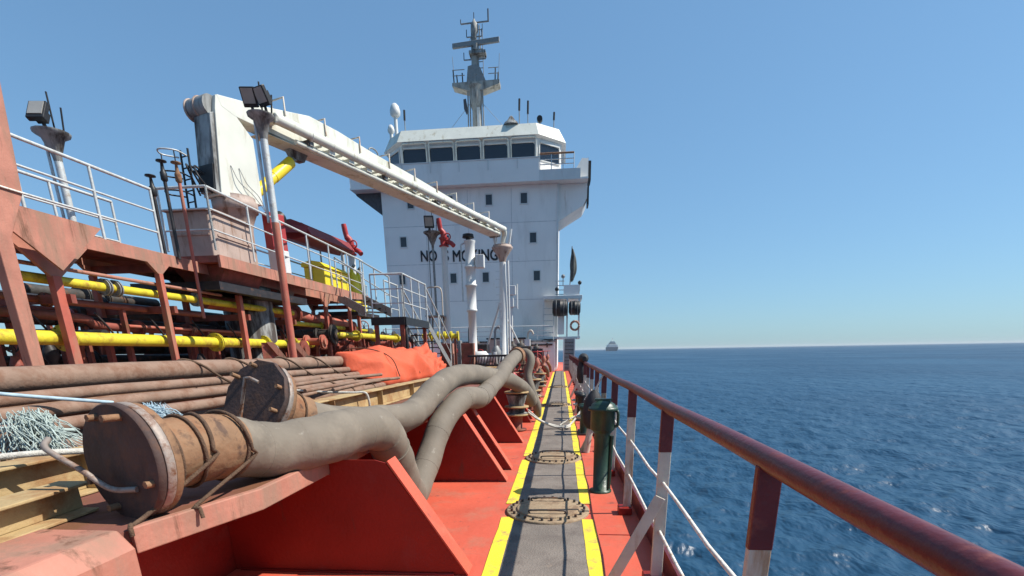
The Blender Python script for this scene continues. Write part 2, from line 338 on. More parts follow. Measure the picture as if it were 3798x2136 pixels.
# ================================================================== DECKHOUSE
FY = 40.0
house = thing('deckhouse', (CL, FY, 0), 'tall white accommodation block with wheelhouse and NO SMOKING lettering', 'deckhouse')
part_box('lower_wall', 'house_white', house, (-13.3, FY, .02), (-.3, 56, 12.85))
part_box('lower_house', 'house_white', house, (-13.6, 37.6, .02), (-.45, FY-.003, 2.1))
part_box('ledge', 'grimy_grey', house, (-13.7, 37.5, 2.103), (-.38, FY-.006, 2.2))
part_box('edge_trim', 'white', house, (-.42, FY-.04, 2.3), (-.27, FY-.002, 12.8))
for z in (5.2, 7.85, 10.45):     # plate seams
    part_box('weld_seam', 'seam_grey', house, (-13.28, FY-.010, z), (-.45, FY-.002, z+.035))
for x in (-10.1, -6.9, -3.7): part_box('weld_seam', 'seam_grey', house, (x, FY-.007, 2.3), (x+.03, FY-.001, 12.7))
def port(x, z, w=.46, h=.66, y=FY):
    f = MB(); 
    f.box2((x-w/2-.07, y-.05, z-h/2-.07), (x+w/2+.07, y-.003, z-h/2)); f.box2((x-w/2-.07, y-.05, z+h/2), (x+w/2+.07, y-.003, z+h/2+.07))
    f.box2((x-w/2-.07, y-.05, z-h/2), (x-w/2, y-.003, z+h/2)); f.box2((x+w/2, y-.05, z-h/2), (x+w/2+.07, y-.003, z+h/2))
    o = f.build('window', 'white', house); MB().box2((x-w/2, y-.02, z-h/2), (x+w/2, y-.004, z+h/2)).build('pane', 'window_dark', o)
for x, z in ((-11.12, 12.0), (-8.2, 12.0), (-5.31, 12.0), (-2.77, 12.0), (-11.85, 9.45), (-8.6, 9.45), (-2.12, 9.42), (-12.15, 6.85), (-8.17, 6.85), (-5.7, 6.85), (-1.85, 6.85)): port(x, z)
def word(txt, x0, x1, z0, z1, y):
    c = bpy.data.curves.new('lettering', 'FONT'); c.body = txt; c.extrude = .006; c.bevel_depth = .022; c.bevel_resolution = 0
    o = bpy.data.objects.new('tmp', c); COL.objects.link(o); dg = bpy.context.evaluated_depsgraph_get()
    me = bpy.data.meshes.new_from_object(o.evaluated_get(dg)); bpy.data.objects.remove(o)
    n = len(me.vertices); A = np.empty(n*3); me.vertices.foreach_get('co', A); A = A.reshape(-1, 3)
    lo = A.min(0); hi = A.max(0); B = np.empty_like(A)
    B[:, 0] = x0+(A[:, 0]-lo[0])/(hi[0]-lo[0])*(x1-x0)-CL; B[:, 2] = z0+(A[:, 1]-lo[1])/(hi[1]-lo[1])*(z1-z0)
    B[:, 1] = y-(A[:, 2]-lo[2])-FY-.004; me.vertices.foreach_set('co', B.ravel()); me.update(); me.materials.append(MT['letter_black'])
    q = bpy.data.objects.new('lettering', me); COL.objects.link(q); q.parent = house; return q
word('NO', -10.6, -9.35, 8.06, 8.84, FY); word('S', -8.98, -8.45, 8.02, 8.82, FY); word('MOKING', -8.15, -4.75, 7.98, 8.78, FY)
# bridge deck, wings, bulwark
XA, XB = 2*CL-1.75, 1.75
bd = MB(); bd.prism([(XA, FY-.7, 12.86), (XB, FY-.7, 12.86), (XB, FY+3.6, 12.86), (XA, FY+3.6, 12.86)], (0,0,.12)); bd.build('bridge_deck', 'house_white', house)
blw = part_box('bulwark', 'house_white', house, (-15.25, FY-.78, 12.84), (-1.65, FY-.72, 14.25))
part_box('capping', 'white', house, (-15.3, FY-.82, 14.253), (-1.6, FY-.66, 14.31))
for x in np.arange(-13.4, -2, 2.05): part_box('stanchion', 'white', blw, (x-.03, FY-.83, 13.65), (x+.03, FY-.785, 14.25))
MB().prism([(-1.65, FY-.78, 12.84), (1.2, FY-.78, 12.84), (1.2, FY-.78, 13.5), (-1.65, FY-.78, 13.5)], (0, .06, 0)).build('wing_screen', 'white', house)
MB().prism([(.55, FY-.79, 12.9), (1.74, FY-.4, 12.9), (1.74, FY-.4, 14.15), (1.3, FY-.55, 14.15)], (0, .05, 0)).build('wing_cheek', 'white', house)
for z in (13.8, 14.1, 14.45): part_cyl('wing_rail', 'galv' if z < 14.4 else 'cuff_rust', house, (-1.6, FY-.75, z), (.75, FY-.75, z), .03 if z < 14.4 else .06)
for x in (-1.6, -.8, 0, .75): part_cyl('rail_post', 'galv', house, (x, FY-.75, 13.4), (x, FY-.75, 14.45), .03)
part_box('wing_side', 'house_white', house, (XB-.06, FY-.4, 12.9), (XB, FY+3.5, 14.2))
part_box('wing_side', 'house_white', house, (XA, FY-.6, 12.9), (XA+.06, FY+3.5, 14.2))
for sx, xw, xo in ((1, -.3, XB-.02), (-1, -13.3, XA+.02)):      # tapered wing supports
    q = MB(); y0, y1 = FY+.25, FY+3.4
    pts = [(xw, 12.85), (xo, 12.85), (xo, 11.9), (xo-sx*.25, 11.45), (xw+sx*.5, 10.75), (xw, 10.45)]
    if sx < 0: pts = [(xw, 12.85), (xo, 12.85), (xo+.1, 12.7), (xw, 11.3)]
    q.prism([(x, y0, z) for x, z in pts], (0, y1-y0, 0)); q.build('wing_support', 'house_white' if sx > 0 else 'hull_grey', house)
sb = MB(); sb.box2((XB+.005, FY+.2, 13.0), (XB+.22, FY+1.5, 14.2)); sb.build('sidelight_box', 'black', house)
part_box('sidelight_screen', 'black', house, (XB+.002, FY+.3, 11.5), (XB+.12, FY+1.4, 12.7))
# wheelhouse
WY = FY+.55
def wring(z, o):   # footprint of the wheelhouse at height z, grown by o
    return [(-13.15-o, WY+1.5, z), (-11.75-o*.4, WY-o, z), (-1.85+o*.4, WY-o, z), (-.15+o, WY+1.5, z), (-.15+o, WY+5.5, z), (-13.15-o, WY+5.5, z)]
def shell(z0, o0, z1, o1, name, m, par, cap=True):
    A = wring(z0, o0); B = wring(z1, o1); n = 6; mb = MB()
    mb.add(A+B, [(i, (i+1)%n, (i+1)%n+n, i+n) for i in range(n)]+([tuple(range(2*n-1, n-1, -1))[::-1], tuple(range(n))[::-1]] if cap else []))
    return mb.build(name, m, par)
wh = shell(12.98, 0, 14.55, 0, 'wheelhouse', 'house_white', house)
shell(14.553, -.06, 15.86, 0, 'window_band', 'house_white', wh)
shell(15.863, .02, 15.98, .34, 'brow', 'white', wh)
shell(15.983, .34, 16.85, -.18, 'roof_coaming', 'crane_white', wh)
def pane_on(a, b, z0, z1, n, name='window'):
    a = V(a); b = V(b); d = (b-a); Ln = d.length; d.normalize(); nrm = V((d.y, -d.x, 0)); w = Ln/n
    for i in range(n):
        p0 = a+d*(w*i+.1); p1 = a+d*(w*(i+1)-.1); q = .11; fo = .05
        fr = MB()
        for (u0, u1, h0, h1) in ((-.05, .0, z0-.06, z1+.06), (1, 1.0, z0-.06, z1+.06)):
            pass
        def quad(c0, c1, h0, h1, off, th, mbq):
            mbq.prism([c0+nrm*off+V((0,0,h0)), c1+nrm*off+V((0,0,h0)), c1+nrm*off+V((0,0,h1)), c0+nrm*off+V((0,0,h1))], nrm*th)
        quad(p0-d*.07, p0, z0-.06, z1+.08, .003, fo, fr); quad(p1, p1+d*.07, z0-.06, z1+.08, .003, fo, fr)
        quad(p0, p1, z0-.06, z0, .003, fo, fr); quad(p0, p1, z1, z1+.08, .003, fo+.05, fr)
        w_ = fr.build(name, 'white', wh)
        g = MB(); c_ = .14
        g.prism([p0+nrm*.006+V((0,0,z0)), p1+nrm*.006+V((0,0,z0)), p1+nrm*.006+V((0,0,z1-c_)), p1-d*c_+nrm*.006+V((0,0,z1)), p0+d*c_+nrm*.006+V((0,0,z1)), p0+nrm*.006+V((0,0,z1-c_))], nrm*.012)
        g.build('pane', 'glass_dark', w_)
Rg = wring(0, -.0)
pane_on((Rg[1][0]+.05, WY, 0), (Rg[2][0]-.05, WY, 0), 14.58, 15.6, 5)
pane_on((Rg[0][0]+.1, Rg[0][1]-.1, 0), (Rg[1][0]-.1, Rg[1][1]+.1, 0), 14.58, 15.6, 1)
pane_on((Rg[2][0]+.1, Rg[2][1]+.1, 0), (Rg[3][0]-.1, Rg[3][1]-.1, 0), 14.58, 15.6, 1)
for k in range(5):
    x0 = -11.7+k*1.98
    hd = MB().tube(smooth([(x0+.10, WY-.08, 14.62), (x0+.10, WY-.16, 15.4), (x0+.14, WY-.26, 15.82), (x0+.5, WY-.30, 15.86), (x0+1.5, WY-.30, 15.86), (x0+1.84, WY-.26, 15.82), (x0+1.88, WY-.16, 15.4), (x0+1.88, WY-.08, 14.62)], 4), .05, 6).build('wiper_guard', 'crane_white', wh)
# things on the wheelhouse roof
RZ = 16.86
mast = thing('radar_mast', (-6.5, 43.2, RZ), 'grey radar mast on the wheelhouse roof with crosstree and scanner', 'mast')
mx, my = -6.5, 43.2
MB().lathe((mx, my, RZ), (0,0,1), [(0, .34), (1.9, .30), (2.2, .42), (2.7, .50), (3.1, .46), (3.4, .6)], 14).build('tower', 'mast_grey', mast)
part_cyl('upper_tower', 'mast_grey', mast, (mx, my, 20.4), (mx, my, 22.4), .3, .24, 12)
part_box('edge_plate', 'white', mast, (mx+.1, my-.45, RZ), (mx+.3, my-.38, RZ+1.95))
for q in (-.62, -.45, .42, .58): part_cyl('cable_run', 'grey_steel', mast, (mx+q, my-.2, RZ), (mx+q*.9, my-.2, 20.2), .05)
MB().prism([(mx-1.7, my-.3, 20.28), (mx-.5, my-.3, 19.95), (mx+.6, my-.3, 19.95), (mx+1.8, my-.3, 20.28), (mx+1.8, my-.3, 20.52), (mx-1.7, my-.3, 20.48)], (0, .9, 0)).build('platform', 'mast_grey', mast)
MB().prism([(mx-.62, my-.28, 20.5), (mx+.8, my-.28, 20.5), (mx+.4, my-.28, 21.35), (mx+.1, my-.28, 21.55), (mx-.5, my-.28, 21.45)], (0, .55, 0)).build('radar_housing', 'grey_steel', mast)
for z in (20.9, 21.25): part_cyl('platform_rail', 'grey_steel', mast, (mx-1.65, my-.3, z), (mx-.75, my-.3, z), .025, n=6); part_cyl('platform_rail', 'grey_steel', mast, (mx+1.0, my-.3, z), (mx+1.75, my-.3, z), .025, n=6)
for dx, h in ((-1.6, .9), (-1.35, .6), (-.95, .7), (1.45, .9), (1.65, .6)): part_cyl('aerial', 'black', mast, (mx+dx, my, 20.48), (mx+dx*1.03, my, 20.48+h), .045)
MB().box((mx+.15, my-.35, 22.75), (3.5, .2, .3), rz=-.12).build('radar_scanner', 'grey_steel', mast, .03)
part_cyl('scanner_pivot', 'grimy_grey', mast, (mx+.15, my-.35, 22.3), (mx+.15, my-.35, 22.68), .22)
part_box('scanner_bracket', 'grimy_grey', mast, (mx-.35, my-.5, 22.1), (mx+.85, my+.2, 22.28))
MB().lathe((mx+.02, my, 22.3), (0,0,1), [(0, .22), (1.1, .17), (1.3, .26), (1.75, .24), (1.9, .12), (2.05, .05)], 10).build('topmast', 'mast_grey', mast)
for dx in (-.22, .42): part_cyl('topmast_leg', 'grey_steel', mast, (mx+dx, my+.1, 22.3), (mx+dx*.9, my+.1, 24.0), .045)
part_cyl('crosstree', 'grey_steel', mast, (mx-.95, my, 24.1), (mx+1.05, my, 24.15), .05)
for dx, h in ((-.95, .25), (1.05, .75), (.02, .6)): part_cyl('aerial', 'black', mast, (mx+dx, my, 24.12), (mx+dx, my, 24.12+h), .05 if h > .7 else .03)
for z, w_ in ((23.3, .55), (21.95, .8)):
    part_cyl('spreader', 'grey_steel', mast, (mx-w_, my, z), (mx+w_, my, z), .04, n=6)
    for q in (-w_, w_): part_cyl('aerial', 'black', mast, (mx+q, my, z), (mx+q, my, z+.45), .03, n=6)
for q in (-2.0, 2.1): part_cyl('whip', 'grey_steel', mast, (mx+q*.8, my+.2, 20.5), (mx+q*.85, my+.2, 22.3), .018, n=5)
MB().torus((mx-.05, my-.15, 23.0), (0, 1, 0), .25, .02, 16, 5).build('loop_aerial', 'grey_steel', mast)
for k in range(9): part_box('ladder_rung', 'grey_steel', mast, (mx+.3, my-.08, 20.6+k*.38), (mx+.62, my-.04, 20.64+k*.38))
for x in (.3, .62): part_cyl('ladder_stile', 'grey_steel', mast, (mx+x, my-.06, 20.5), (mx+x, my-.06, 24.0), .025)
for ex in (-3.2, 3.0): part_cyl('stay_wire', 'grey_steel', mast, (mx, my, 19.7), (mx+ex, my+.6, RZ), .014, n=5)
fl = MB(); fl.prism([(mx-.95, my-.1, 19.5), (mx-.75, my-.1, 19.55), (mx-.6, my-.1, 18.7), (mx-.72, my-.1, 18.5), (mx-.92, my-.1, 18.9)], (0, .03, 0)); fl.build('signal_flag', 'hull_grey', mast)
def roofdome(x, y, h, r, label):
    t = thing('satellite_dome', (x, y, RZ), label, 'antenna dome')
    part_cyl('stalk', 'white', t, (x, y, RZ), (x, y, RZ+h), .13)
    MB().lathe((x, y, RZ+h-.05), (0,0,1), [(0, r*.6), (.12, r*.95), (r*1.0, r), (r*1.8, r*.75), (r*2.2, r*.35), (r*2.3, .001)], 16).build('radome', 'white', t)
roofdome(-12.45, 42.2, 1.5, .38, 'tall white egg-shaped antenna dome on the wheelhouse roof corner')
roofdome(-13.1, 43.0, .75, .26, 'small low white antenna dome on the wheelhouse roof')
def aerial(x, y, h, label, hook=False):
    t = thing('whip_antenna', (x, y, RZ), label, 'antenna')
    part_cyl('post', 'grey_steel', t, (x, y, RZ), (x, y, RZ+h*.6), .035)
    part_cyl('head', 'black', t, (x, y, RZ+h*.6), (x+.02, y, RZ+h), .075)
aerial(-11.6, 41.6, 1.6, 'thin black-headed antenna beside the tall antenna dome')
aerial(-3.15, 41.4, 1.75, 'black-headed antenna by the searchlight on the wheelhouse roof')
aerial(-2.6, 42.4, 2.0, 'tallest black-headed antenna on the clear end of the wheelhouse roof')
aerial(-.7, 42.4, 1.2, 'short antenna at the outer corner of the wheelhouse roof')
t = thing('searchlight', (-1.7, 41.6, RZ), 'small dark searchlight standing on the wheelhouse roof', 'searchlight')
part_cyl('pedestal', 'grey_steel', t, (-1.7, 41.6, RZ), (-1.7, 41.6, RZ+.35), .07); MB().lathe((-1.7, 41.4, RZ+.5), (0,1,0), [(0, .2), (.3, .2), (.42, .1)], 14).build('lamp_head', 'black', t)
t = thing('canvas_cover', (-3.7, 41.0, RZ), 'grey slumped canvas cover on the wheelhouse roof edge', 'cover')
MB().lathe((-3.7, 41.0, RZ), (0,0,1), [(0, .6), (.15, .5), (.3, .3), (.55, .12), (.62, .01)], 9).build('canvas', 'grimy_grey', t)
# lower front rail of the deckhouse
hr = thing('ledge_railing', (CL, 37.7, 2.2), 'white pipe railing on the ledge at the foot of the deckhouse', 'railing')
for x in np.arange(-13.2, -.5, 1.15): part_cyl('rail_post', 'white', hr, (x, 37.7, 2.2), (x, 37.7, 3.2), .03)
for z in (2.55, 2.88, 3.2): part_cyl('rail_bar', 'white', hr, (-13.2, 37.7, z), (-.85, 37.7, z), .028)
t = thing('pipe_run', (CL, 37.4, 1.9), 'black service pipe running along the foot of the deckhouse', 'pipe')
part_cyl('pipe', 'black_pipe', t, (-9, 37.42, 1.78), (-.6, 37.42, 1.9), .07)
for x in (-8, -5.5, -3, -1): part_box('clip', 'steel_dark', t, (x-.05, 37.36, 1.7), (x+.05, 37.6, 2.0))
# boat-deck station outboard of the house
st = thing('boat_station', (.4, 39, 0), 'white open davit platform beside the deckhouse corner', 'davit platform')
part_box('platform', 'white', st, (-1.35, 38.6, 5.05), (1.5, 41.5, 5.3), .02)
part_box('upper_box', 'house_white', st, (.15, 38.7, 5.3), (1.3, 40.6, 6.0))
for x in (-1.3, .42, 1.28): part_box('post', 'white', st, (x-.06, 38.62, 2.45), (x+.06, 38.74, 5.05))
part_box('floor', 'white', st, (-1.4, 38.6, 2.3), (1.4, 41.0, 2.45))
part_box('white_board', 'white', st, (-.25, 38.55, 2.6), (.22, 38.6, 3.9))
for k in range(5): part_cyl('rail_bar', 'galv', st, (-1.3, 38.62, 2.75+.42*k), (-.55, 38.62, 2.75+.42*k), .03)
for x in (-.55,): part_cyl('rail_bar', 'galv', st, (x, 38.62, 2.45), (x, 38.62, 5.0), .035)
for k in range(4): part_cyl('top_rail', 'white', st, (-.5, 38.9, 5.4+.3*k), (.2, 39.0, 5.4+.3*k), .03)
def canister(x, z, r, L, label):
    t = thing('liferaft_canister', (x, 38.4, z), label, 'canister')
    MB().lathe((x-L/2, 38.38, z), (1,0,0), [(0, r*.6), (.08, r*.95), (.14, r), (L/2-.03, r), (L/2, r*1.06), (L/2+.03, r), (L-.14, r), (L-.08, r*.95), (L, r*.6)], 20).build('shell', 'black', t)
    for q in (-.25, .25): MB().torus((x+q*L, 38.38, z), (1,0,0), r+.01, .018, 20, 5).build('strap', 'grey_steel', t)
canister(-.1, 4.42, .55, 1.1, 'larger black canister slung under the white davit platform')
canister(.95, 4.4, .48, .85, 'smaller black canister outboard under the white davit platform')
t = thing('lifebuoy', (1.0, 38.5, 3.25), 'pale lifebuoy ring hung on the davit platform post', 'lifebuoy')
MB().torus((1.0, 38.5, 3.2), (0,1,0), .3, .08, 22, 8).build('ring', 'salmon', t)
for a in range(4): MB().torus((1.0+.3*math.cos(a*1.571), 38.5, 3.2+.3*math.sin(a*1.571)), (-math.sin(a*1.571), 0, math.cos(a*1.571)), .06, .03, 12, 5).build('band', 'white', t)
t = thing('furled_flag', (.75, 39.2, 6.0), 'dark furled flag on a staff above the davit platform', 'flag')
part_cyl('staff', 'grey_steel', t, (.6, 39.2, 6.0), (.72, 39.2, 8.6), .04)
fv = []; nk, nz = 26, 16
for q in range(nz+1):
    f = q/nz; z = 8.45-2.1*f; rad = .04+.19*math.sin(math.pi*min(1, f*.8+.05))**1.3*(1-.35*max(0, f-.75)*4)
    for k in range(nk):
        a = 2*math.pi*k/nk; rr_ = rad*(1+.35*math.sin(4*a+2.5*f)+.18*math.sin(9*a-5*f)); fv.append((.74+.10*math.sin(3*f)+rr_*math.cos(a)*.8, 39.2+rr_*math.sin(a), z-.12*math.sin(3*a)*f))
MB().add(fv, [(q*nk+k, (q+1)*nk+k, (q+1)*nk+(k+1)%nk, q*nk+(k+1)%nk) for q in range(nz) for k in range(nk)], True).build('cloth', 'flag_green', t)
t = thing('grey_column', (.68, 38.2, 0), 'tall dark grey boxed gangway standing upright at the deckhouse corner', 'gangway')
part_box('panel', 'grey_steel', t, (.25, 38.0, .02), (.95, 38.3, 2.28)); part_box('frame', 'white', t, (.16, 37.98, .02), (.24, 38.32, 2.3)); part_box('frame', 'white', t, (.96, 37.98, .02), (1.03, 38.32, 2.3))
for k in range(8): part_box('cleat', 'black', t, (.28, 37.96, .2+k*.26), (.92, 37.99, .23+k*.26))
for x, z, n_ in ((-.35, 5.75, 'dark'), (.1, 6.6, 'pale'), (1.3, 6.15, 'round')):
    t = thing('deck_lamp', (x, 38.9, z-.35), {'dark': 'little black lamp on the davit platform edge', 'pale': 'little grey horn on the post above the davit platform', 'round': 'black lamp on top of the davit upper box'}[n_], 'lamp')
    part_cyl('stem', 'grey_steel', t, (x, 38.9, z-.6), (x, 38.9, z), .03); MB().ball((x, 38.9, z), .14).build('head', 'black' if n_ != 'pale' else 'grey_steel', t)
# ================================================================== CATWALK AND CRANE
TZ = .82          # trunk top
cw = thing('catwalk', (-7.6, 11, TZ), 'raised salmon-red catwalk with white handrails over the pipe deck', 'catwalk')
CX0, CX1, CZ = -8.3, -7.0, 3.25
for k in range(13):
    y0 = 5.9+k*.9; part_box('floor_grating', 'brown_red', cw, (CX0+.04, y0+.01, CZ-.09), (CX1-.04, y0+.89, CZ-.03))
for x in (CX0, CX1-.04): part_box('side_beam', 'salmon', cw, (x, 5.85, CZ-.2), (x+.04, 17.3, CZ), .004)
posts = [(6.8, .09, 1), (8.75, .05, .35), (10.95, .075, .55), (12.95, .12, .6), (15.15, .075, .45), (16.9, .06, .4)]
for y, w, g in posts:
    for x in (CX1-.02, CX0+.02):
        part_box('support_post', 'salmon_post', cw, (x-.05, y-w/2-.02, TZ), (x+.05, y+w/2+.02, CZ-.2-g*.45), .006)
        MB().prism([(x-.018, y-g*.55-.05, CZ-.203), (x-.018, y+g*.55+.05, CZ-.203), (x-.018, y+w/2+.02, CZ-.2-g*.47), (x-.018, y-w/2-.02, CZ-.2-g*.47)], (.055, 0, 0)).build('gusset', 'salmon', cw)
    part_box('cross_beam', 'brown_red', cw, (CX0, y-.04, CZ-.33), (CX1-.05, y+.04, CZ-.21))
    part_box('lower_cross_beam', 'brown_red', cw, (-9.6, y+.06, 2.25), (CX1+.1, y+.14, 2.37))
def handrail(par, path, h=1.0, step=1.1, bars=(.33, .66, 1.0), m='galv', r=.022):
    P = [V(p) for p in path]
    for a, b in zip(P[:-1], P[1:]):
        n = max(1, round((b-a).length/step))
        for i in range(n+1):
            q = a.lerp(b, i/n); part_cyl('rail_post', m, par, q, q+V((0,0,h)), r, n=8)
        for z in bars: part_cyl('rail_bar', m, par, a+V((0,0,h*z)), b+V((0,0,h*z)), r*(1.15 if z == 1 else .75), n=8)
handrail(cw, [(CX1-.03, 6.65, CZ), (CX1-.03, 8.95, CZ)])
handrail(cw, [(CX0+.03, 6.0, CZ), (CX0+.03, 9.5, CZ)])
handrail(cw, [(CX0+.03, 13.6, CZ), (CX0+.03, 22, CZ)], step=1.0)
# crane platform rail
handrail(cw, [(-7.6, 9.85, CZ+.2), (-6.62, 9.85, CZ+.2), (-6.62, 17.4, CZ+.12)], h=1.08, step=1.25)
part_box('crane_platform', 'brown_red', cw, (-8.9, 9.8, CZ-.02), (-6.55, 14.0, CZ+.1))
part_box('platform_edge', 'salmon', cw, (-6.548, 9.75, CZ-.12), (-6.5, 17.4, CZ+.1))
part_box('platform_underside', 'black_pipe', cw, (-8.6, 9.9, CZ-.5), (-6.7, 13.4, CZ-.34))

# tall red frame at the forward end
t = thing('hose_gallows', (-6.35, 5.6, TZ), 'tall weathered red frame post rising beside the catwalk end', 'frame post')
MB().prism([(-6.3, 5.54, TZ), (-6.3, 5.68, TZ), (-6.3, 5.72, 2.85), (-6.3, 5.98, 3.35), (-6.3, 6.12, 5.2), (-6.3, 6.2, 8.5), (-6.3, 4.6, 8.5), (-6.3, 4.9, 3.35), (-6.3, 5.54, 2.85)], (-.12, 0, 0)).build('post', 'salmon', t, .01)
part_box('base_plate', 'salmon', t, (-6.68, 5.4, TZ+.001), (-6.22, 5.8, TZ+.03))
MB().prism([(-6.6, 6.0, 3.0), (-6.6, 6.0, 3.3), (-6.6, 7.3, 3.28), (-6.6, 6.55, 2.62)], (-.03, 0, 0)).build('knee_plate', 'salmon', t)
MB().tube([(-6.29, 4.8, 3.42), (-6.29, 5.4, 3.37), (-6.285, 5.98, 3.36)], .012, 6).build('wire', 'rod_white', t)

# ---- crane
crane = thing('deck_crane', (-7.9, 12.2, TZ), 'white deck crane with long boom, pipe and yellow cylinder', 'crane')
cxx, cyy = -7.48, 12.1
MB().lathe((cxx-.2, cyy+.2, TZ), (0,0,1), [(0, .62), (.1, .62), (.12, .56), (2.4, .56)], 28).build('lower_pedestal', 'grimy_grey', crane)
MB().prism([(-7.62, 10.0, CZ+.12), (-6.78, 10.0, CZ+.12), (-6.72, 10.1, CZ+.12), (-6.72, 11.25, CZ+.12), (-7.62, 11.25, CZ+.12)], (0, 0, .8)).build('base_box', 'tan_paint', crane, .015)
MB().prism([(-7.67, 9.95, CZ+.923), (-6.76, 9.95, CZ+.923), (-6.67, 10.08, CZ+.923), (-6.67, 11.3, CZ+.923), (-7.67, 11.3, CZ+.923)], (0, 0, .035)).build('box_lid', 'tan_paint', crane)
part_box('box_rib', 'tan_paint', crane, (-7.6, 9.98, CZ+.5), (-6.8, 9.998, CZ+.53)); part_box('box_rib', 'tan_paint', crane, (-6.718, 10.12, CZ+.5), (-6.7, 11.2, CZ+.53))
MB().prism([(-7.4, 10.1, CZ-.5), (-6.9, 10.1, CZ-.5), (-6.6, 10.05, CZ-.03), (-7.75, 10.05, CZ-.03)], (0, 1.3, 0)).build('base_bracket', 'brown_red', crane)
MB().lathe((cxx, cyy, CZ+.1), (0,0,1), [(0, .30), (.9, .30), (1.05, .32), (1.3, .43), (1.31, .47), (1.5, .48), (1.52, .44), (1.6, .44)], 28).build('slewing_ring', 'tan_paint', crane)
sl = math.atan2(4.6, 12.6)           # boom swings outboard from straight aft
ca, sa = math.cos(sl), math.sin(sl)
def cr(s_, o, z):                    # s along boom, o to its outboard side
    return V((cxx+s_*sa+o*ca, cyy+s_*ca-o*sa, z))
def crb(name, m, prof, o0, o1, bevel=.012):   # profile in (s,z) extruded across
    return MB().prism([cr(s_, o0, z) for s_, z in prof], cr(0, o1, 0)-cr(0, o0, 0)).build(name, m, crane, bevel)
colp = [(-.53, 4.87), (.52, 4.87), (.5, 6.2), (.12, 6.55), (.12, 6.62), (-.30, 6.78), (-.36, 6.5)]
crb('column', 'crane_white', colp, -.3, .3)
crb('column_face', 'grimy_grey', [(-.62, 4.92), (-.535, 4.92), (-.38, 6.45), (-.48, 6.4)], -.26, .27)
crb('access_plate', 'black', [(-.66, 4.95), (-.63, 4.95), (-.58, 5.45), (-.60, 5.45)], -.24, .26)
MB().cyl(cr(-.36, -.38, 6.58), cr(-.36, .2, 6.58), .2, n=20).build('winch_drum', 'grimy_grey', crane)
for q in (-.39, -.1): MB().torus(cr(-.36, q, 6.58), cr(0, 1, 0)-cr(0, 0, 0), .2, .025, 20, 6).build('drum_rim', 'tan_paint', crane)
BL = 12.9
bot = [(-.2, 6.6), (.1, 6.52), (2.0, 6.48), (4.5, 6.45), (BL, 6.45)]
top = [(BL, 6.86), (9.4, 6.95), (6.6, 7.1), (4.7, 7.17), (3.3, 7.27), (2.3, 7.28), (.7, 6.95), (-.28, 6.79)]
crb('boom', 'crane_white', bot+top, -.12, .303)
crb('boom_flange', 'crane_white', [(.8, 6.44), (BL-.1, 6.40), (BL-.1, 6.443), (4.5, 6.443), (2.0, 6.473)], -.18, .34, 0)
pp = [cr(1.0, .32, 6.74), cr(1.0, .5, 6.74), cr(1.4, .56, 6.73), cr(5, .55, 6.7), cr(BL-.6, .5, 6.66), cr(BL, .48, 6.64), cr(BL+.3, .4, 6.5), cr(BL+.32, .3, 6.15)]
MB().tube(smooth(pp, 6), .115, 14).build('boom_pipe', 'crane_white', crane)
for i in range(15):
    s_ = 2.0+i*.72
    MB().box(cr(s_, .43, 6.55), (.2, .24, .1), rz=-sl+math.pi/2).build('pipe_clamp', 'crane_white' if i % 4 else 'grimy_grey', crane)
    MB().box(cr(s_+.36, .40, 6.60), (.03, .3, .05), rz=-sl+math.pi/2).build('tie_bar', 'crane_white', crane)
    MB().torus(cr(s_, .55-.005*i, 6.72-.004*i), cr(1, 0, 0)-cr(0, 0, 0), .122, .02, 14, 5).build('clamp_ring', 'crane_white', crane)
MB().tube([cr(1.6, .46, 6.47), cr(7, .46, 6.43), cr(BL-.3, .44, 6.42)], .06, 8).build('hydraulic_line', 'crane_white', crane)
for i in range(9):
    s_ = 1.5+i*1.3; zt = 7.2 if i < 3 else 7.2-.04*(i-2)
    MB().tube([cr(s_, -.08, zt-.1), cr(s_, -.08, zt+.18), cr(s_, .33, zt+.18), cr(s_, .33, zt-.2)], .022, 6).build('hose_hoop', 'cream', crane)
MB().tube(smooth([cr(5.0, -.1, 7.12), cr(5.0, -.1, 7.42), cr(5.2, -.1, 7.5), cr(5.4, -.1, 7.42), cr(5.4, -.1, 7.1)], 4), .022, 6).build('lifting_lug', 'grey_steel', crane)
MB().cyl(cr(BL+.12, -.22, 6.6), cr(BL+.12, .22, 6.6), .22, n=16).build('tip_sheave', 'grimy_grey', crane)
part_cyl('hook_wire', 'grey_steel', crane, cr(BL+.3, 0, 6.55), cr(BL+.3, 0, 6.2), .02)
MB().tube([cr(.5, .05, 5.12), cr(1.15, .05, 5.66)], .12, 14).build('hydraulic_cylinder', 'bright_yellow', crane)
MB().tube([cr(1.15, .05, 5.66), cr(1.75, .05, 6.15)], .13, 14).build('cylinder_head', 'bright_yellow', crane)
MB().tube([cr(1.72, .05, 6.12), cr(1.98, .05, 6.34)], .06, 10).build('piston_rod', 'grey_steel', crane)
crb('rod_lug', 'grimy_grey', [(1.85, 6.24), (2.15, 6.24), (2.3, 6.46), (1.7, 6.46)], -.08, .12, 0)
MB().cyl(cr(.85, .25, 4.62), cr(1.05, .25, 4.75), .14, n=14).build('slew_motor', 'black', crane)
MB().box(cr(.62, .45, 4.3), (.26, .42, .8), rz=-sl).build('control_cabinet', 'monitor_red', crane, .015)
MB().box(cr(.6, .5, 3.65), (.3, .36, .5), rz=-sl).build('lower_cabinet', 'white', crane, .015)
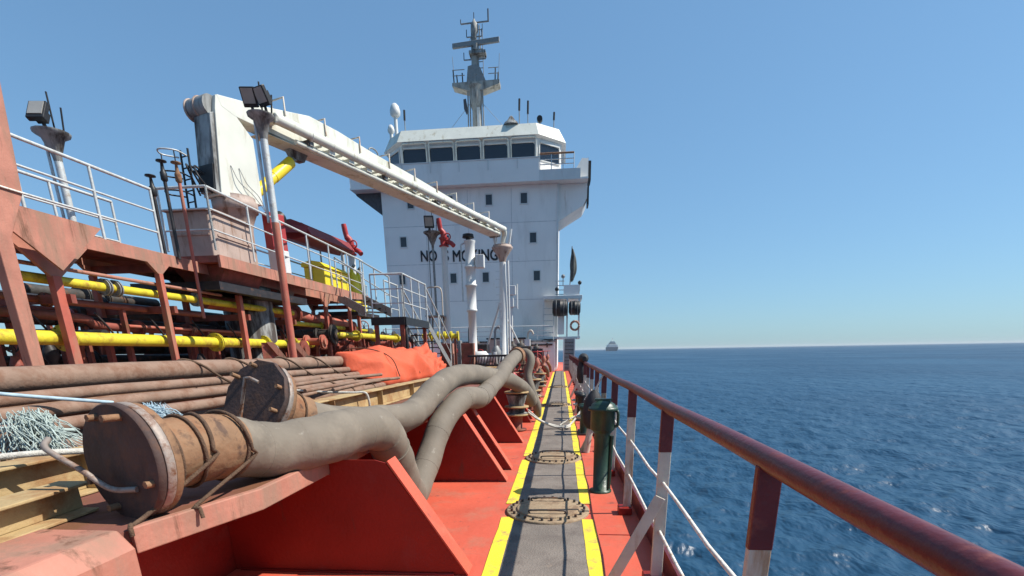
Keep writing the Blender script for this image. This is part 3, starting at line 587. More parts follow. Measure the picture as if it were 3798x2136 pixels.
# ladder with cage on the shaded side
for q in (-.5, -.25): part_cyl('ladder_stile', 'black', crane, cr(-.8, q, 4.2), cr(-.75, q, 5.75), .022, n=6)
for k in range(7): part_cyl('ladder_rung', 'black', crane, cr(-.8+.008*k, -.5, 4.3+k*.22), cr(-.8+.008*k, -.25, 4.3+k*.22), .014, n=6)
for z in (4.85, 5.2, 5.6):
    MB().tube(smooth([cr(-.8, -.5, z), cr(-1.1, -.62, z), cr(-1.3, -.38, z), cr(-1.1, -.15, z), cr(-.8, -.25, z)], 5), .016, 6).build('cage_hoop', 'black' if z < 5.5 else 'galv', crane)
for q in (-.6, -.17): part_cyl('cage_bar', 'black', crane, cr(-1.12, q, 4.6), cr(-1.12, q, 5.6), .012, n=6)
for k in range(3):
    MB().tube(smooth([cr(-.6, .1-.2*k, 4.9), cr(-.9, .15-.15*k, 5.15+.1*k), cr(-.75, -.1-.1*k, 5.4), cr(-.55, -.1*k, 5.2)], 6), .022, 6).build('hydraulic_hose', 'black', crane)
for k in range(2):
    MB().tube(smooth([cr(-.2+.2*k, .31, 5.5), cr(-.1+.2*k, .38, 5.2), cr(.2+.15*k, .4, 5.0), cr(.5, .4, 4.7)], 6), .008, 6).build('hydraulic_hose', 'grey_steel', crane)
# ---- boom rest
tp = cr(BL+.3, .28, 0); rx, ry = tp.x, tp.y
t = thing('boom_rest', (rx, ry, TZ), 'white boom rest post with cone head under the crane boom tip', 'post')
MB().lathe((rx, ry, TZ), (0,0,1), [(0, .28), (.03, .28), (.04, .2), (2.5, .2), (4.0, .15), (4.55, .15)], 16).build('post', 'white', t)
MB().lathe((rx, ry, TZ+4.55), (0,0,1), [(0, .14), (.2, .2), (.55, .46), (.62, .48), (.64, .42), (.7, .42)], 18).build('cone_head', 'tan_paint', t)
part_cyl('side_pipe', 'white', t, (rx+.3, ry-.1, TZ), (rx+.26, ry-.1, TZ+4.6), .045)
for a in (-1, 1): part_cyl('cradle_arm', 'white', t, (rx+.3*a, ry, TZ+5.2), (rx+.42*a, ry, TZ+5.9), .05)
part_cyl('stay', 'white', t, (rx-.1, ry, TZ+3.0), (rx-1.3, ry+1.2, TZ+.02), .05)
part_cyl('stay', 'white', t, (rx-.1, ry+.1, TZ+2.6), (rx+1.1, ry+1.6, TZ+.02), .04)
for k in range(12): part_box('step_rung', 'white', t, (rx-.3, ry-.22, TZ+.5+k*.33), (rx-.1, ry-.19, TZ+.53+k*.33))

# ---- floodlight poles
def lamp(x, y, z0, zt, lab, lower=None, tilt=.5, lamps=2, r=.07, m='galv', k_=1.0):
    t = thing('floodlight_pole', (x, y, z0), lab, 'floodlight', 'floodlight poles on deck')
    zs = z0 if not lower else lower
    if lower: part_cyl('lower_post', 'salmon_post', t, (x, y, z0), (x, y, lower), r*1.1)
    part_cyl('pole', m, t, (x, y, zs), (x, y, zt), r, n=12)
    part_cyl('cable_pipe', m, t, (x-.13*k_, y-.03, zs), (x-.13*k_, y-.03, zt), r*.4)
    MB().lathe((x, y, zt-.5*k_), (0,0,1), [(0, r), (.08*k_, r*1.15), (.36*k_, .17*k_), (.42*k_, .27*k_), (.46*k_, .28*k_)], 14).build('platform', 'grimy_grey', t)
    for i in range(lamps):
        dx = (-.13 if i == 0 else .16)*k_ if lamps > 1 else -.06*k_
        w = .30*k_; c = V((x+dx, y-.1, zt+.24*k_)); M = Matrix.Rotation(.15-.5*i, 3, 'Z') @ Matrix.Rotation(tilt, 3, 'X')
        f_ = MB().box(c, (w, .09*k_, w*1.15), rz=.15-.5*i, rx=tilt).build('lamp_housing', 'black', t, .012)
        MB().box(c+M @ V((0, -.05*k_, .02)), (w*.8, .012, w*.85), rz=.15-.5*i, rx=tilt).build('glass', 'lens_grey', f_)
        MB().box(c+M @ V((0, .09*k_, -.02)), (w*.6, .1*k_, w*.6), rz=.15-.5*i, rx=tilt).build('gear_box', 'black', f_)
        part_cyl('bracket', 'black', t, (x+dx, y, zt-.05), (x+dx, y-.06, zt+.12*k_), .03*k_)
    for i in range(3): part_cyl('aerial', 'black', t, (x-.16+.16*i, y+.08, zt), (x-.2+.2*i, y+.08, zt+(.35+.25*(i == 1))*k_), .014, n=6)
    return t
lamp(-5.2, 9.57, TZ, 5.5, 'grey floodlight pole with red foot standing beside the crane boom', lower=3.8, r=.062, k_=.8)
lamp(-8.6, 8.95, CZ, 5.2, 'floodlight pole with tilted square lamp behind the catwalk rail', tilt=-.5, lamps=1, r=.06, k_=.95)
lamp(-5.35, 22.2, 3.0, 6.3, 'slim dark floodlight pole by the stair landing before the deckhouse', lamps=1, r=.05, m='grey_steel', k_=1.3)
# stand under the third lamp
t = thing('lamp_stand', (-5.35, 22.2, TZ), 'steel stool frame carrying the slim floodlight pole', 'stand')
for a, b in ((-.4, -.4), (.4, -.4), (.4, .4), (-.4, .4)): part_cyl('leg', 'grey_steel', t, (-5.35+a, 22.2+b, TZ), (-5.35+a*.6, 22.2+b*.6, 2.95), .04)
part_box('top', 'grey_steel', t, (-5.75, 21.8, 2.95), (-4.95, 22.6, 3.0))
for sx in (-.35, .35):
    MB().tube(smooth([(-5.35+sx, 21.85, 3.0), (-5.35+sx, 21.85, 3.9), (-5.35+sx*.6, 21.85, 4.1), (-5.35, 21.85, 4.1)], 4), .03, 6).build('hoop', 'cream', t)

# ---- tank vent standpipes beside the crane base
def standpipe(x, y, zt, m, lab, r=.03, z0=3.2):
    t = thing('vent_standpipe', (x, y, z0), lab, 'vent pipe', 'vent standpipes by the crane')
    part_cyl('pipe', m, t, (x, y, z0), (x, y, zt-.22), r)
    MB().lathe((x, y, zt-.34), (0,0,1), [(0, r), (.03, .055), (.14, .055), (.17, .035), (.3, .02), (.31, .085), (.33, .08)], 12).build('vent_head', 'black' if m != 'salmon_post' else 'cuff_rust', t)
standpipe(-7.05, 9.05, 4.5, 'black_pipe', 'shortest black vent standpipe at the handrail end')
standpipe(-6.95, 9.25, 4.78, 'black_pipe', 'middle black vent standpipe beside the red one')
standpipe(-6.85, 9.48, 4.82, 'salmon_post', 'rusty red vent standpipe in front of the tan crane base', z0=2.2)

# ---- yellow and red pipes under the catwalk
def pipe(name, pts, r, m, lab, fl=(), n=14, group=None, flm=None, sup=None):
    P = [V(p) for p in pts]; t = thing(name, P[0], lab, 'pipe', group)
    MB().tube(smooth(P, 6) if len(P) > 2 else P, r, n).build('pipe', m, t)
    Ln = [0]
    for a, b in zip(P[:-1], P[1:]): Ln.append(Ln[-1]+(b-a).length)
    for f in fl:
        s_ = f*Ln[-1]; i = max(k for k in range(len(P)-1) if Ln[k] <= s_+1e-6); d = (P[i+1]-P[i]).normalized(); c = P[i]+d*(s_-Ln[i])
        for q in (-.035, .012): MB().cyl(c+d*q, c+d*(q+.023), r*1.75+.012, n=16).build('flange', flm or m, t)
        for k in range(6):
            a = k*math.pi/3; e = V((math.cos(a), 0, math.sin(a)))*(r*1.45+.01)
            if abs(d.y) > .7: part_cyl('bolt', 'steel_dark', t, c+e-d*.05, c+e+d*.05, .009, n=6)
    if sup:
        for f in sup:
            s_ = f*Ln[-1]; i = max(k for k in range(len(P)-1) if Ln[k] <= s_+1e-6); d = (P[i+1]-P[i]).normalized(); c = P[i]+d*(s_-Ln[i])
            part_box('saddle', 'brown_red', t, (c.x-.04, c.y-.03, TZ), (c.x+.04, c.y+.03, c.z-r*.9))
    return t
pipe('yellow_pipe', [(-7.2, 3.8, 2.57), (-7.2, 13.5, 2.57)], .066, 'yellow', 'slim yellow pipe running just under the catwalk beam', fl=(.41, .43, .62), flm='grey_steel')
pipe('yellow_pipe', [(-7.22, 3.4, 1.79), (-7.22, 11.7, 1.77), (-7.22, 14.4, 1.77)], .1, 'yellow', 'thick yellow pipe running low behind the catwalk posts', fl=(.2, .32, .62, .78, .9))
pipe('yellow_pipe', [(-7.3, 13.2, 2.32), (-7.3, 20.0, 2.32)], .06, 'yellow', 'thin yellow pipe under the far end of the catwalk', fl=(.3, .7))
pipe('yellow_pipe', [(-6.9, 15.2, 2.02), (-6.6, 15.8, 2.05), (-6.5, 20.5, 2.05)], .09, 'yellow', 'yellow pipe with elbow before the stair landing', fl=(.2, .5, .9), sup=(.3, .8))
pipe('yellow_pipe', [(-5.5, 20.2, 2.1), (-4.05, 20.3, 2.1)], .1, 'yellow', 'short yellow crossover pipe with a row of fat flanges by the stair', fl=(.25, .45, .62, .8, .98), sup=(.1, .9))
pipe('red_pipe', [(-7.6, 10.6, 2.62), (-7.6, 14.3, 2.6), (-7.4, 15.2, 2.5), (-7.4, 18, 2.45)], .15, 'salmon_post', 'fat red cargo pipe under the crane platform', fl=(.3, .5, .7), sup=(.4, .8))
pipe('red_pipe', [(-7.45, 3.8, 2.32), (-7.45, 10.2, 2.32)], .05, 'brown_red', 'dull red conduit below the slim yellow pipe', fl=(.5,), sup=(.3, .7))
pipe('red_pipe', [(-7.6, 3.8, 2.12), (-7.6, 7.4, 2.12), (-7.6, 8.2, 2.0), (-7.6, 12, 2.0)], .07, 'brown_red', 'brown pipe with a jog above the thick yellow pipe', fl=(.35, .6, .75), sup=(.2, .85))
pipe('red_pipe', [(-7.5, 8.4, 2.02), (-7.5, 12.4, 2.02)], .028, 'salmon_post', 'thin pinkish line above the thick yellow pipe', fl=(.4,), sup=(.5,))
pipe('conduit', [(-7.12, 4.2, 2.74), (-7.12, 10.5, 2.72)], .028, 'salmon', 'thin salmon conduit clipped above the slim yellow pipe', sup=())
for i in range(16):
    x = -7.9-.28*(i % 9); z = 1.05+.21*((i*5) % 9); y0 = 3.6+(i % 4)*1.7; y1 = 12+(i*3 % 7)*1.6; r_ = (.05, .09, .035, .12)[i % 4]; m_ = ('brown_red', 'black_pipe', 'brown_red', 'steel_dark')[i % 4]
    pipe('cargo_pipe', [(x, y0, z), (x, y1, z)], r_, m_, ('slim dull red', 'thick black', 'thin brown-red', 'fattest dark steel')[i % 4]+' cargo pipe in the tangle beneath the catwalk', fl=(.2+.03*i % .3, .55), n=10, group='dark cargo pipes under the catwalk', sup=(.15, .5, .9))
for i in range(8):
    y = 6.3+i*1.45; z = 1.35+.17*((i*3) % 6)
    pipe('cross_pipe', [(-7.35, y, z), (-9.2, y+.05, z), (-11.5, y, z-.1)], (.05, .08, .04)[i % 3], ('brown_red', 'black_pipe')[i % 2], ('red-brown', 'black')[i % 2]+' crossover pipe running athwart '+('beneath the catwalk posts', 'behind the thick yellow pipe', 'under the crane platform', 'beside the far stool brackets')[i//2], fl=(), n=10, group='crossover pipes under the catwalk', sup=(.2, .8))
def valve(x, y, z, r, m, lab, wm='monitor_red', ax=(1, 0, 0), grp=None):
    t = thing('hand_valve', (x, y, TZ), lab, 'valve', grp)
    MB().lathe((x, y, TZ), (0,0,1), [(0, r*1.2), (.03, r*1.2), (.04, r*.6), (max(.05, z-TZ-.3), r*.6), (max(.08, z-TZ-.2), r*1.1), (max(.12, z-TZ-.1), r*.8), (z-TZ, r*.4)], 12).build('body', m, t)
    part_cyl('stem', 'steel_dark', t, (x, y, z), (x, y, z+.2), r*.18, n=6)
    c = V((x, y, z+.18))
    w = MB().torus(c, ax, r*1.5, r*.16, 18, 6).build('handwheel', wm, t)
    d, u, v = MB().frame(ax)
    for k in range(3):
        e = (u*math.cos(k*math.pi/3)+v*math.sin(k*math.pi/3))*r*1.5; MB().cyl(c-e, c+e, r*.09, n=5).build('spoke', wm, w)
for i in range(14):
    y = 6.6+i*.95; x = -7.75-.45*(i % 4); valve(x, y, 1.55+.2*(i % 4), .09+.02*(i % 3), ('brown_red', 'black_pipe', 'salmon_post')[i % 3], ('brown', 'black', 'salmon-red')[i % 3]+' valve with '+('upright', 'flat', 'slanted')[i % 3]+' handwheel among the pipes under the catwalk', ('black_pipe', 'brown_red', 'monitor_red')[i % 3], ((1,.2,0), (0,0,1), (.5,1,0))[i % 3], 'valves under the catwalk')
# tangle of small lines below catwalk
for i in range(10):
    y = 5.6+i*1.1; 
    t = tag(MB().tube(smooth([(-7.5, y, 2.2), (-7.45, y+.2, 1.9), (-7.7, y+.5, 1.72), (-8.0, y+.9, 1.75), (-8.1, y+1.0, 2.1)], 6), .016, 6).build('control_line', 'black_pipe'), 'thin black control line looping between pipes under the catwalk', 'pipe', 'control lines under the catwalk')
mf = thing('manifold_tray', (-8.3, 18.5, TZ), 'long rusty brown drip tray beneath the aft end of the catwalk', 'drip tray')
part_box('tray', 'brown_red', mf, (-10.6, 12.9, TZ+.002), (-7.05, 25.0, TZ+.42)); part_box('rim', 'salmon_post', mf, (-7.05, 12.9, TZ+.36), (-6.98, 25.0, TZ+.48))
for k in range(9):
    part_cyl('tray_post', 'rod_white', mf, (-6.96, 13.6+k*.42, TZ+.1), (-6.96, 13.6+k*.42, TZ+.34), .022, n=6)
for k in range(12):
    y = 13.2+k*.95; z = 1.62+.22*(k % 3); r_ = (.13, .1, .16)[k % 3]
    pipe('manifold_pipe', [(-6.75+.1*(k % 2), y, z), (-8.6, y, z), (-11.4, y, z)], r_, ('brown_red', 'salmon_post', 'steel_dark')[k % 3], ('brown', 'faded red', 'dark steel')[k % 3]+' manifold pipe pointing outboard under the aft catwalk, '+('nearest the crane pedestal', 'behind the yellow elbow', 'behind the stair landing', 'beyond the stair landing')[k//3], fl=(.02, .12, .3), group='manifold pipes under the aft catwalk', sup=(.06, .5))
for k in range(7):
    y = 13.6+k*1.6; valve(-8.0-.4*(k % 2), y, 2.2+.12*(k % 3), .14, ('steel_dark', 'brown_red')[k % 2], ('dark steel', 'brown')[k % 2]+' tall manifold valve under the aft catwalk', ('black_pipe', 'salmon_post')[k % 2], ((1, .3, 0), (0, 1, .2))[k % 2], 'manifold valves under the aft catwalk')
for k, (x, y, r_, h) in enumerate(((-9.6, 14.5, .55, 1.5), (-9.9, 17.5, .7, 1.7), (-9.5, 21.5, .6, 1.6))):
    t = thing('cargo_tank_dome', (x, y, TZ), ('rusty tank dome behind the crane pedestal', 'largest rusty tank dome behind the ochre chest', 'rusty tank dome behind the stair landing')[k], 'tank dome')
    MB().lathe((x, y, TZ+.003), (0,0,1), [(0, r_*1.15), (.05, r_*1.15), (.06, r_), (h, r_), (h+.02, r_*1.1), (h+.08, r_*1.1), (h+.1, r_*.9), (h+.2, r_*.3), (h+.4, .1)], 24).build('shell', ('brown_red', 'steel_dark', 'brown_red')[k], t)
# far-side railing
fr = thing('far_railing', (XL+.1, 14, 0), 'pale railing on the opposite deck edge seen beneath the catwalk', 'railing')
for y in np.arange(3, 36, 1.5): part_box('post', 'cream', fr, (XL+.08, y-.04, 0), (XL+.12, y+.04, 1.1))
for z in (.4, .75, 1.12): part_cyl('rail_bar', 'cream' if z < 1 else 'dark_red_paint', fr, (XL+.1, 2, z), (XL+.1, 36, z), .03)
# uprights near the crane foot: bracketed stools
for x, y, lab in ((-6.7, 11.6, 'red triangular stool bracket at the foot of the floodlight pole'), (-6.7, 12.75, 'second red triangular stool bracket beyond the floodlight pole foot')):
    t = thing('stool_bracket', (x, y, TZ), lab, 'bracket')
    MB().prism([(x-.3, y-.1, TZ), (x-.3, y-.1, 1.78), (x-.2, y-.05, 1.78), (x+.25, y+.45, TZ)], (.02, .12, 0)).build('plate', 'brown_red', t)
    MB().prism([(x-.2, y-.06, 1.78), (x-.08, y+.03, 1.78), (x+.38, y+.53, TZ), (x+.26, y+.44, TZ)], (.02, -.02, .01)).build('face_bar', 'salmon', t)

# ---- gear on the aft catwalk
t = thing('yellow_chest', (-7.3, 16.7, CZ), 'yellow-ochre fire chest with rounded cover on the catwalk', 'chest')
part_box('body', 'bright_yellow', t, (-7.85, 15.75, CZ+.02), (-7.2, 17.5, CZ+.8), .02); MB().prism([(-7.9, 15.7, CZ+.8), (-7.9, 15.7, CZ+.9), (-7.6, 15.7, CZ+.98), (-7.3, 15.7, CZ+.93), (-7.15, 15.7, CZ+.8)], (0, 1.85, 0)).build('cover', 'bright_yellow', t)
for y in (16.2, 16.9): part_box('rib', 'beam_ochre', t, (-7.198, y-.03, CZ+.04), (-7.17, y+.03, CZ+.78))
for i, (y, lab) in enumerate(((18.25, 'yellow foam cylinder next to the ochre chest'), (18.8, 'yellow foam cylinder at the head of the stair'))):
    t = thing('foam_cylinder', (-7.35, y, CZ), lab, 'cylinder', 'yellow foam cylinders')
    MB().lathe((-7.35, y, 2.9), (0,0,1), [(0, .22), (1.0, .22), (1.22, .18), (1.35, .06), (1.5, .06)], 16).build('shell', 'bright_yellow', t); MB().cyl((-7.35, y, 4.35), (-7.2, y-.1, 4.45), .05).build('valve', 'grey_steel', t)
part_box('aft_platform', 'black_pipe', cw, (-8.3, 17.31, 2.75), (-6.9, 19.4, 2.88))
for y in (17.6, 19.2):
    for x in (-8.2, -7.0): part_box('support_post', 'salmon_post', cw, (x-.05, y-.05, TZ), (x+.05, y+.05, 2.75))
t = thing('monitor_canopy', (-8, 17, CZ), 'dark red faceted canopy on thin legs above the catwalk', 'canopy')
MB().prism([(-8.7, 15.4, 4.95), (-8.4, 15.4, 5.25), (-7.9, 15.4, 5.30), (-7.5, 15.4, 5.15), (-7.3, 15.4, 4.85), (-7.9, 15.4, 4.75)], (.1, 3.0, .05)).build('roof', 'canopy_red', t, .02)
for x, y in ((-8.4, 15.7), (-7.6, 15.7), (-8.3, 18.0), (-7.55, 18.0)): part_cyl('leg', 'galv', t, (x, y, CZ), (x, y, 4.95), .03)
MB().prism([(-8.65, 15.3, 4.97), (-8.4, 15.3, 5.0), (-7.6, 15.3, 5.0), (-7.4, 15.3, 4.9), (-8, 14.7, 4.8)], (0, .15, .2)).build('nose', 'canopy_red', t)
def monitor(x, y, z0, zt, lab, m='monitor_red', pm='white'):
    t = thing('fire_monitor', (x, y, z0), lab, 'fire monitor')
    part_cyl('riser', pm, t, (x, y, z0), (x, y, zt-.35), .13, n=14)
    MB().lathe((x, y, zt-.35), (0,0,1), [(0, .2), (.05, .2), (.06, .14), (.25, .15), (.3, .2), (.34, .2)], 14).build('swivel', m, t)
    MB().tube(smooth([(x, y, zt-.05), (x, y, zt+.15), (x-.1, y-.05, zt+.3), (x-.15, y-.1, zt+.7)], 5), [.13]*5+[.12]*5+[.1]*5+[.09], 12).build('barrel', m, t)
    MB().tube([(x+.05, y, zt-.1), (x+.35, y-.1, zt-.25), (x+.45, y-.15, zt-.35)], .09, 10).build('lever_housing', m, t)
    MB().torus((x+.2, y-.2, zt-.02), (0,1,0), .13, .025, 16, 6).build('handwheel', m, t)
monitor(-8.0, 20.0, CZ-.4, 5.45, 'red fire monitor on a riser behind the yellow cylinders')
monitor(-4.9, 22.3, TZ, 6.05, 'red fire monitor on a tall white riser before the lettering')
t = thing('foam_lance', (-8.0, 19.2, 4.6), 'dark red lance pipe lying between canopy and fire monitor', 'pipe')
part_cyl('pipe', 'monitor_red', t, (-7.9, 18.2, 5.12), (-7.95, 19.9, 5.2), .14); part_cyl('collar', 'black', t, (-7.9, 18.3, 5.12), (-7.9, 18.45, 5.13), .2); part_cyl('stand', 'galv', t, (-7.92, 19.0, CZ-.38), (-7.92, 19.0, 5.05), .04)
# white vent mast
t = thing('vent_riser', (-3.8, 22.2, TZ), 'thick white vent riser with black cap in front of the lettering', 'vent riser')
MB().lathe((-3.8, 22.2, TZ), (0,0,1), [(0, .26), (.04, .26), (.05, .17), (2.3, .17), (2.32, .23), (2.4, .23), (2.42, .2), (3.3, .2), (3.32, .25), (3.38, .25), (3.4, .21), (4.0, .21), (4.02, .25), (4.1, .25), (4.12, .2), (4.95, .21), (5.0, .24), (5.05, .24)], 20).build('riser', 'white', t)
MB().lathe((-3.85, 22.2, TZ+5.05), (0,0,1), [(0, .1), (.1, .1), (.11, .24), (.24, .22), (.28, .05)], 14).build('cap', 'black', t)
part_box('gauge_box', 'white', t, (-3.55, 22.0, TZ+4.0), (-3.2, 22.3, TZ+4.5), .02)
part_cyl('side_pipe', 'galv', t, (-4.15, 22.1, TZ+2.7), (-4.15, 22.1, TZ+4.9), .03); part_cyl('link', 'galv', t, (-4.15, 22.1, TZ+4.9), (-3.95, 22.2, TZ+5.0), .03)
# ---- stairs and landing
def stair(a, b, w, n, lab, name='steel_stair'):
    a = V(a); b = V(b); d = b-a; h = V((d.x, d.y, 0)).normalized(); s_ = V((h.y, -h.x, 0))*w/2
    t = thing(name, b, lab, 'stair')
    for q in (-1, 1):
        o = s_*q
        MB().prism([a+o+V((0,0,.1)), a+o-V((0,0,.16)), b+o-V((0,0,.13))+V((0,0,.14)), b+o+V((0,0,.26))], s_.normalized()*.02).build('stringer', 'grey_steel', t)
        handrail(t, [a+o+V((0,0,.1)), b+o+V((0,0,.12))], h=.98, step=1.15, bars=(.5, 1.0), r=.022)
    for i in range(1, n):
        c = a.lerp(b, i/n); e0 = c-s_*.97; e1 = c+s_*.97
        MB().prism([e0-h*.11, e0+h*.11, e1+h*.11, e1-h*.11], (0,0,.03)).build('tread', 'steel_dark', t)
stair((-6.55, 16.0, 3.2), (-5.25, 14.75, 2.5), .8, 5, 'short steel stair from the catwalk side down to the landing')
t = thing('stair_landing', (-4.8, 15.4, TZ), 'railed steel landing between the two stairs', 'landing')
part_box('floor', 'steel_dark', t, (-5.25, 14.1, 2.38), (-4.3, 16.6, 2.45)); part_box('edge', 'black', t, (-4.298, 14.1, 2.24), (-4.26, 16.6, 2.45)); part_box('edge', 'black', t, (-5.25, 14.06, 2.24), (-4.3, 14.098, 2.45))
for x, y in ((-5.15, 14.2), (-4.4, 14.2), (-5.15, 16.5), (-4.4, 16.5)): part_box('leg', 'brown_red', t, (x-.05, y-.05, TZ), (x+.05, y+.05, 2.38))
handrail(t, [(-5.2, 14.12, 2.45), (-4.3, 14.12, 2.45), (-4.3, 16.55, 2.45)], h=1.1, step=.85); handrail(t, [(-5.22, 15.3, 2.45), (-5.22, 16.55, 2.45)], h=1.1)
MB().tube(smooth([(-4.36, 14.3, 2.3), (-4.3, 14.2, 1.8), (-4.36, 14.22, 1.2), (-4.4, 14.3, TZ)], 5), .04, 8).build('drain_pipe', 'black', t)
stair((-4.72, 16.6, 2.44), (-4.45, 18.75, TZ+.02), .8, 8, 'long steel stair from the landing down beyond the orange tarp')
# red posts aft of the tarp
for x, lab in ((-4.25, 'red box post left of the pair beyond the orange tarp'), (-3.45, 'red box post of the pair nearer the vent riser')):
    t = thing('box_post', (x, 19, TZ), lab, 'post')
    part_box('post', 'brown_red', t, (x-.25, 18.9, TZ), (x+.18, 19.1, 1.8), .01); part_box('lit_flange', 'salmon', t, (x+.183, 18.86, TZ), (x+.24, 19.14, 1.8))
# ================================================================== FOREGROUND GEAR
def wob(P, a): return [V(p)+V((random.uniform(-a, a), random.uniform(-a, a), random.uniform(-a, a))) for p in P]
def flange_end(t, c, d, r, plate='flange_rust', hook=None, holes=8, th=.03, n=40):
    c = V(c); d = V(d).normalized(); _, u, w = MB().frame(d)
    MB().lathe(c, d, [(0, r-.006), (.006, r), (th, r), (th+.004, r-.006)], n).build('blind_plate', plate, t)
    MB().lathe(c+d*(th+.008), d, [(0, r*.985), (.004, r), (.034, r), (.038, r*.985)], 40).build('hose_flange', 'rim_steel', t)
    MB().lathe(c+d*(th+.05), d, [(0, r*.97), (.03, r*.97), (.04, r*.7)], 40).build('backing_ring', 'cuff_rust', t)
    for k in range(holes):
        a = 2*math.pi*k/holes+.35; p = c+(u*math.cos(a)+w*math.sin(a))*r*.83
        if k % 3 == 1: continue
        part_cyl('bolt', 'cuff_rust', t, p-d*random.uniform(.03, .07), p+d*.12, .016, n=6)
# hose A: big flanged hose in front
hA = thing('cargo_hose', (-1.9, 1.9, TZ), 'grey cargo hose with dark round blind flange and rusty cuff facing us', 'hose')
dA = V((.30, .95, -.02)).normalized(); cA = V((-1.88, 1.9, 1.065))
flange_end(hA, cA, dA, .255)
PA = [cA+dA*.09, cA+dA*.45, (-1.68, 2.66, .975), (-1.52, 2.95, .975), (-1.42, 3.3, .99), (-1.36, 3.6, .94), (-1.36, 3.85, .72), (-1.38, 4.1, .42), (-1.40, 4.35, .22), (-1.6, 4.65, .17)]
sm = smooth(PA, 10)
MB().tube(sm[:13], .165, 28).build('cuff', 'cuff_rust', hA)
rad = [.158+.004*math.sin(i*.9)+.003*math.sin(i*.37) for i in range(len(sm)-11)]
MB().tube(sm[11:], rad, 28).build('rubber_body', 'hose_grey', hA)
for s_ in (2, 5, 11):
    d_ = (sm[s_+1]-sm[s_]).normalized(); MB().torus(sm[s_], d_, .172, .009, 28, 6).build('wire_band', 'rope_brown', hA)
for i_, s_ in enumerate((17, 20, 26, 33, 41, 47, 52, 58, 66)):
    d_ = (sm[s_+1]-sm[s_]).normalized(); MB().torus(sm[s_], d_, .153, .008, 26, 5).build('rubber_ridge', 'hose_grey', hA)
# bent handle rod hooked on the flange
MB().tube(smooth([cA+V((-.33, .02, .10)), cA+V((-.27, -.05, .07)), cA+V((-.12, -.06, -.02)), cA+V((-.02, -.05, -.10)), cA+V((.09, -.04, -.105))], 6), .013, 8).build('hook_rod', 'rim_steel', hA)
# hose B continues between the brackets
hB = thing('cargo_hose', (-1.33, 4.4, 0), 'grey cargo hose rising from the deck and snaking over the bracket pair', 'hose')
PB = [(-1.40, 4.28, .15), (-1.39, 4.5, .2), (-1.36, 4.9, .42), (-1.29, 5.3, .75), (-1.15, 5.8, .96), (-1.04, 6.3, .935), (-1.06, 7.0, .93), (-1.05, 7.7, 1.0), (-1.0, 8.3, 1.09), (-.97, 9.5, 1.27), (-.93, 10.6, 1.39)]
sm = smooth(PB, 10); MB().tube(sm, [.132+.003*math.sin(i*.7) for i in range(len(sm))], 24).build('rubber_body', 'hose_grey', hB)
MB().cyl(sm[-1], sm[-1]+V((.03, .18, .02)), .165, n=20).build('end_flange', 'cuff_rust', hB)
for s_ in (12, 18, 27, 40, 51, 62, 73): MB().torus(sm[s_], sm[s_+1]-sm[s_], .1285, .007, 24, 5).build('rubber_ridge', 'hose_grey', hB)
# hose C: flange up on the beams
hC = thing('cargo_hose', (-2.14, 3.4, TZ), 'grey cargo hose with tilted rusty drilled flange among the pipes', 'hose')
dC = V((.26, .86, -.40)).normalized(); cC = V((-2.19, 3.4, 1.2))
flange_end(hC, cC, dC, .30, holes=9, n=11)
PC = [cC+dC*.09, cC+dC*.4, (-1.86, 4.12, .93), (-1.66, 4.5, .90), (-1.53, 4.8, .89), (-1.47, 5.05, .94), (-1.39, 5.4, 1.08), (-1.33, 6.0, 1.19), (-1.24, 6.8, 1.2), (-1.14, 8.0, 1.12), (-.90, 9.0, .99), (-.70, 9.8, .76), (-.6, 10.3, .5)]
sm = smooth(PC, 10); MB().tube(sm[:13], .165, 24).build('cuff', 'cuff_rust', hC)
MB().tube(sm[11:], [.136+.003*math.sin(i*.8) for i in range(len(sm)-11)], 24).build('rubber_body', 'hose_grey', hC)
for s_ in (4, 9): MB().torus(sm[s_], sm[s_+1]-sm[s_], .171, .009, 24, 6).build('wire_band', 'rope_brown', hC)
MB().tube([cC+V((.10, -.07, .12)), cC+V((.04, -.07, .15)), cC+V((-.0, -.06, .15)), cC+V((-.09, -.05, -.12)), cC+V((-.07, -.05, -.16)), cC+V((.0, -.05, -.18))], .012, 8).build('hook_rod', 'rim_steel', hC)
# far hose draped over the gear
hD = thing('cargo_hose', (-.6, 11.3, 0), 'short far grey hose arching down beside the drum reels', 'hose')
MB().tube(smooth([(-1.25, 12.0, .9), (-1.05, 11.6, 1.3), (-.80, 11.2, 1.46), (-.64, 11.0, 1.33), (-.70, 10.9, 1.0), (-.62, 10.8, .7), (-.5, 10.8, .35), (-.5, 10.9, .13)], 8), .09, 18).build('rubber_body', 'hose_grey', hD)
MB().cyl((-1.25, 12.0, .9), (-1.35, 12.1, .82), .13, n=18).build('end_flange', 'cuff_rust', hD)

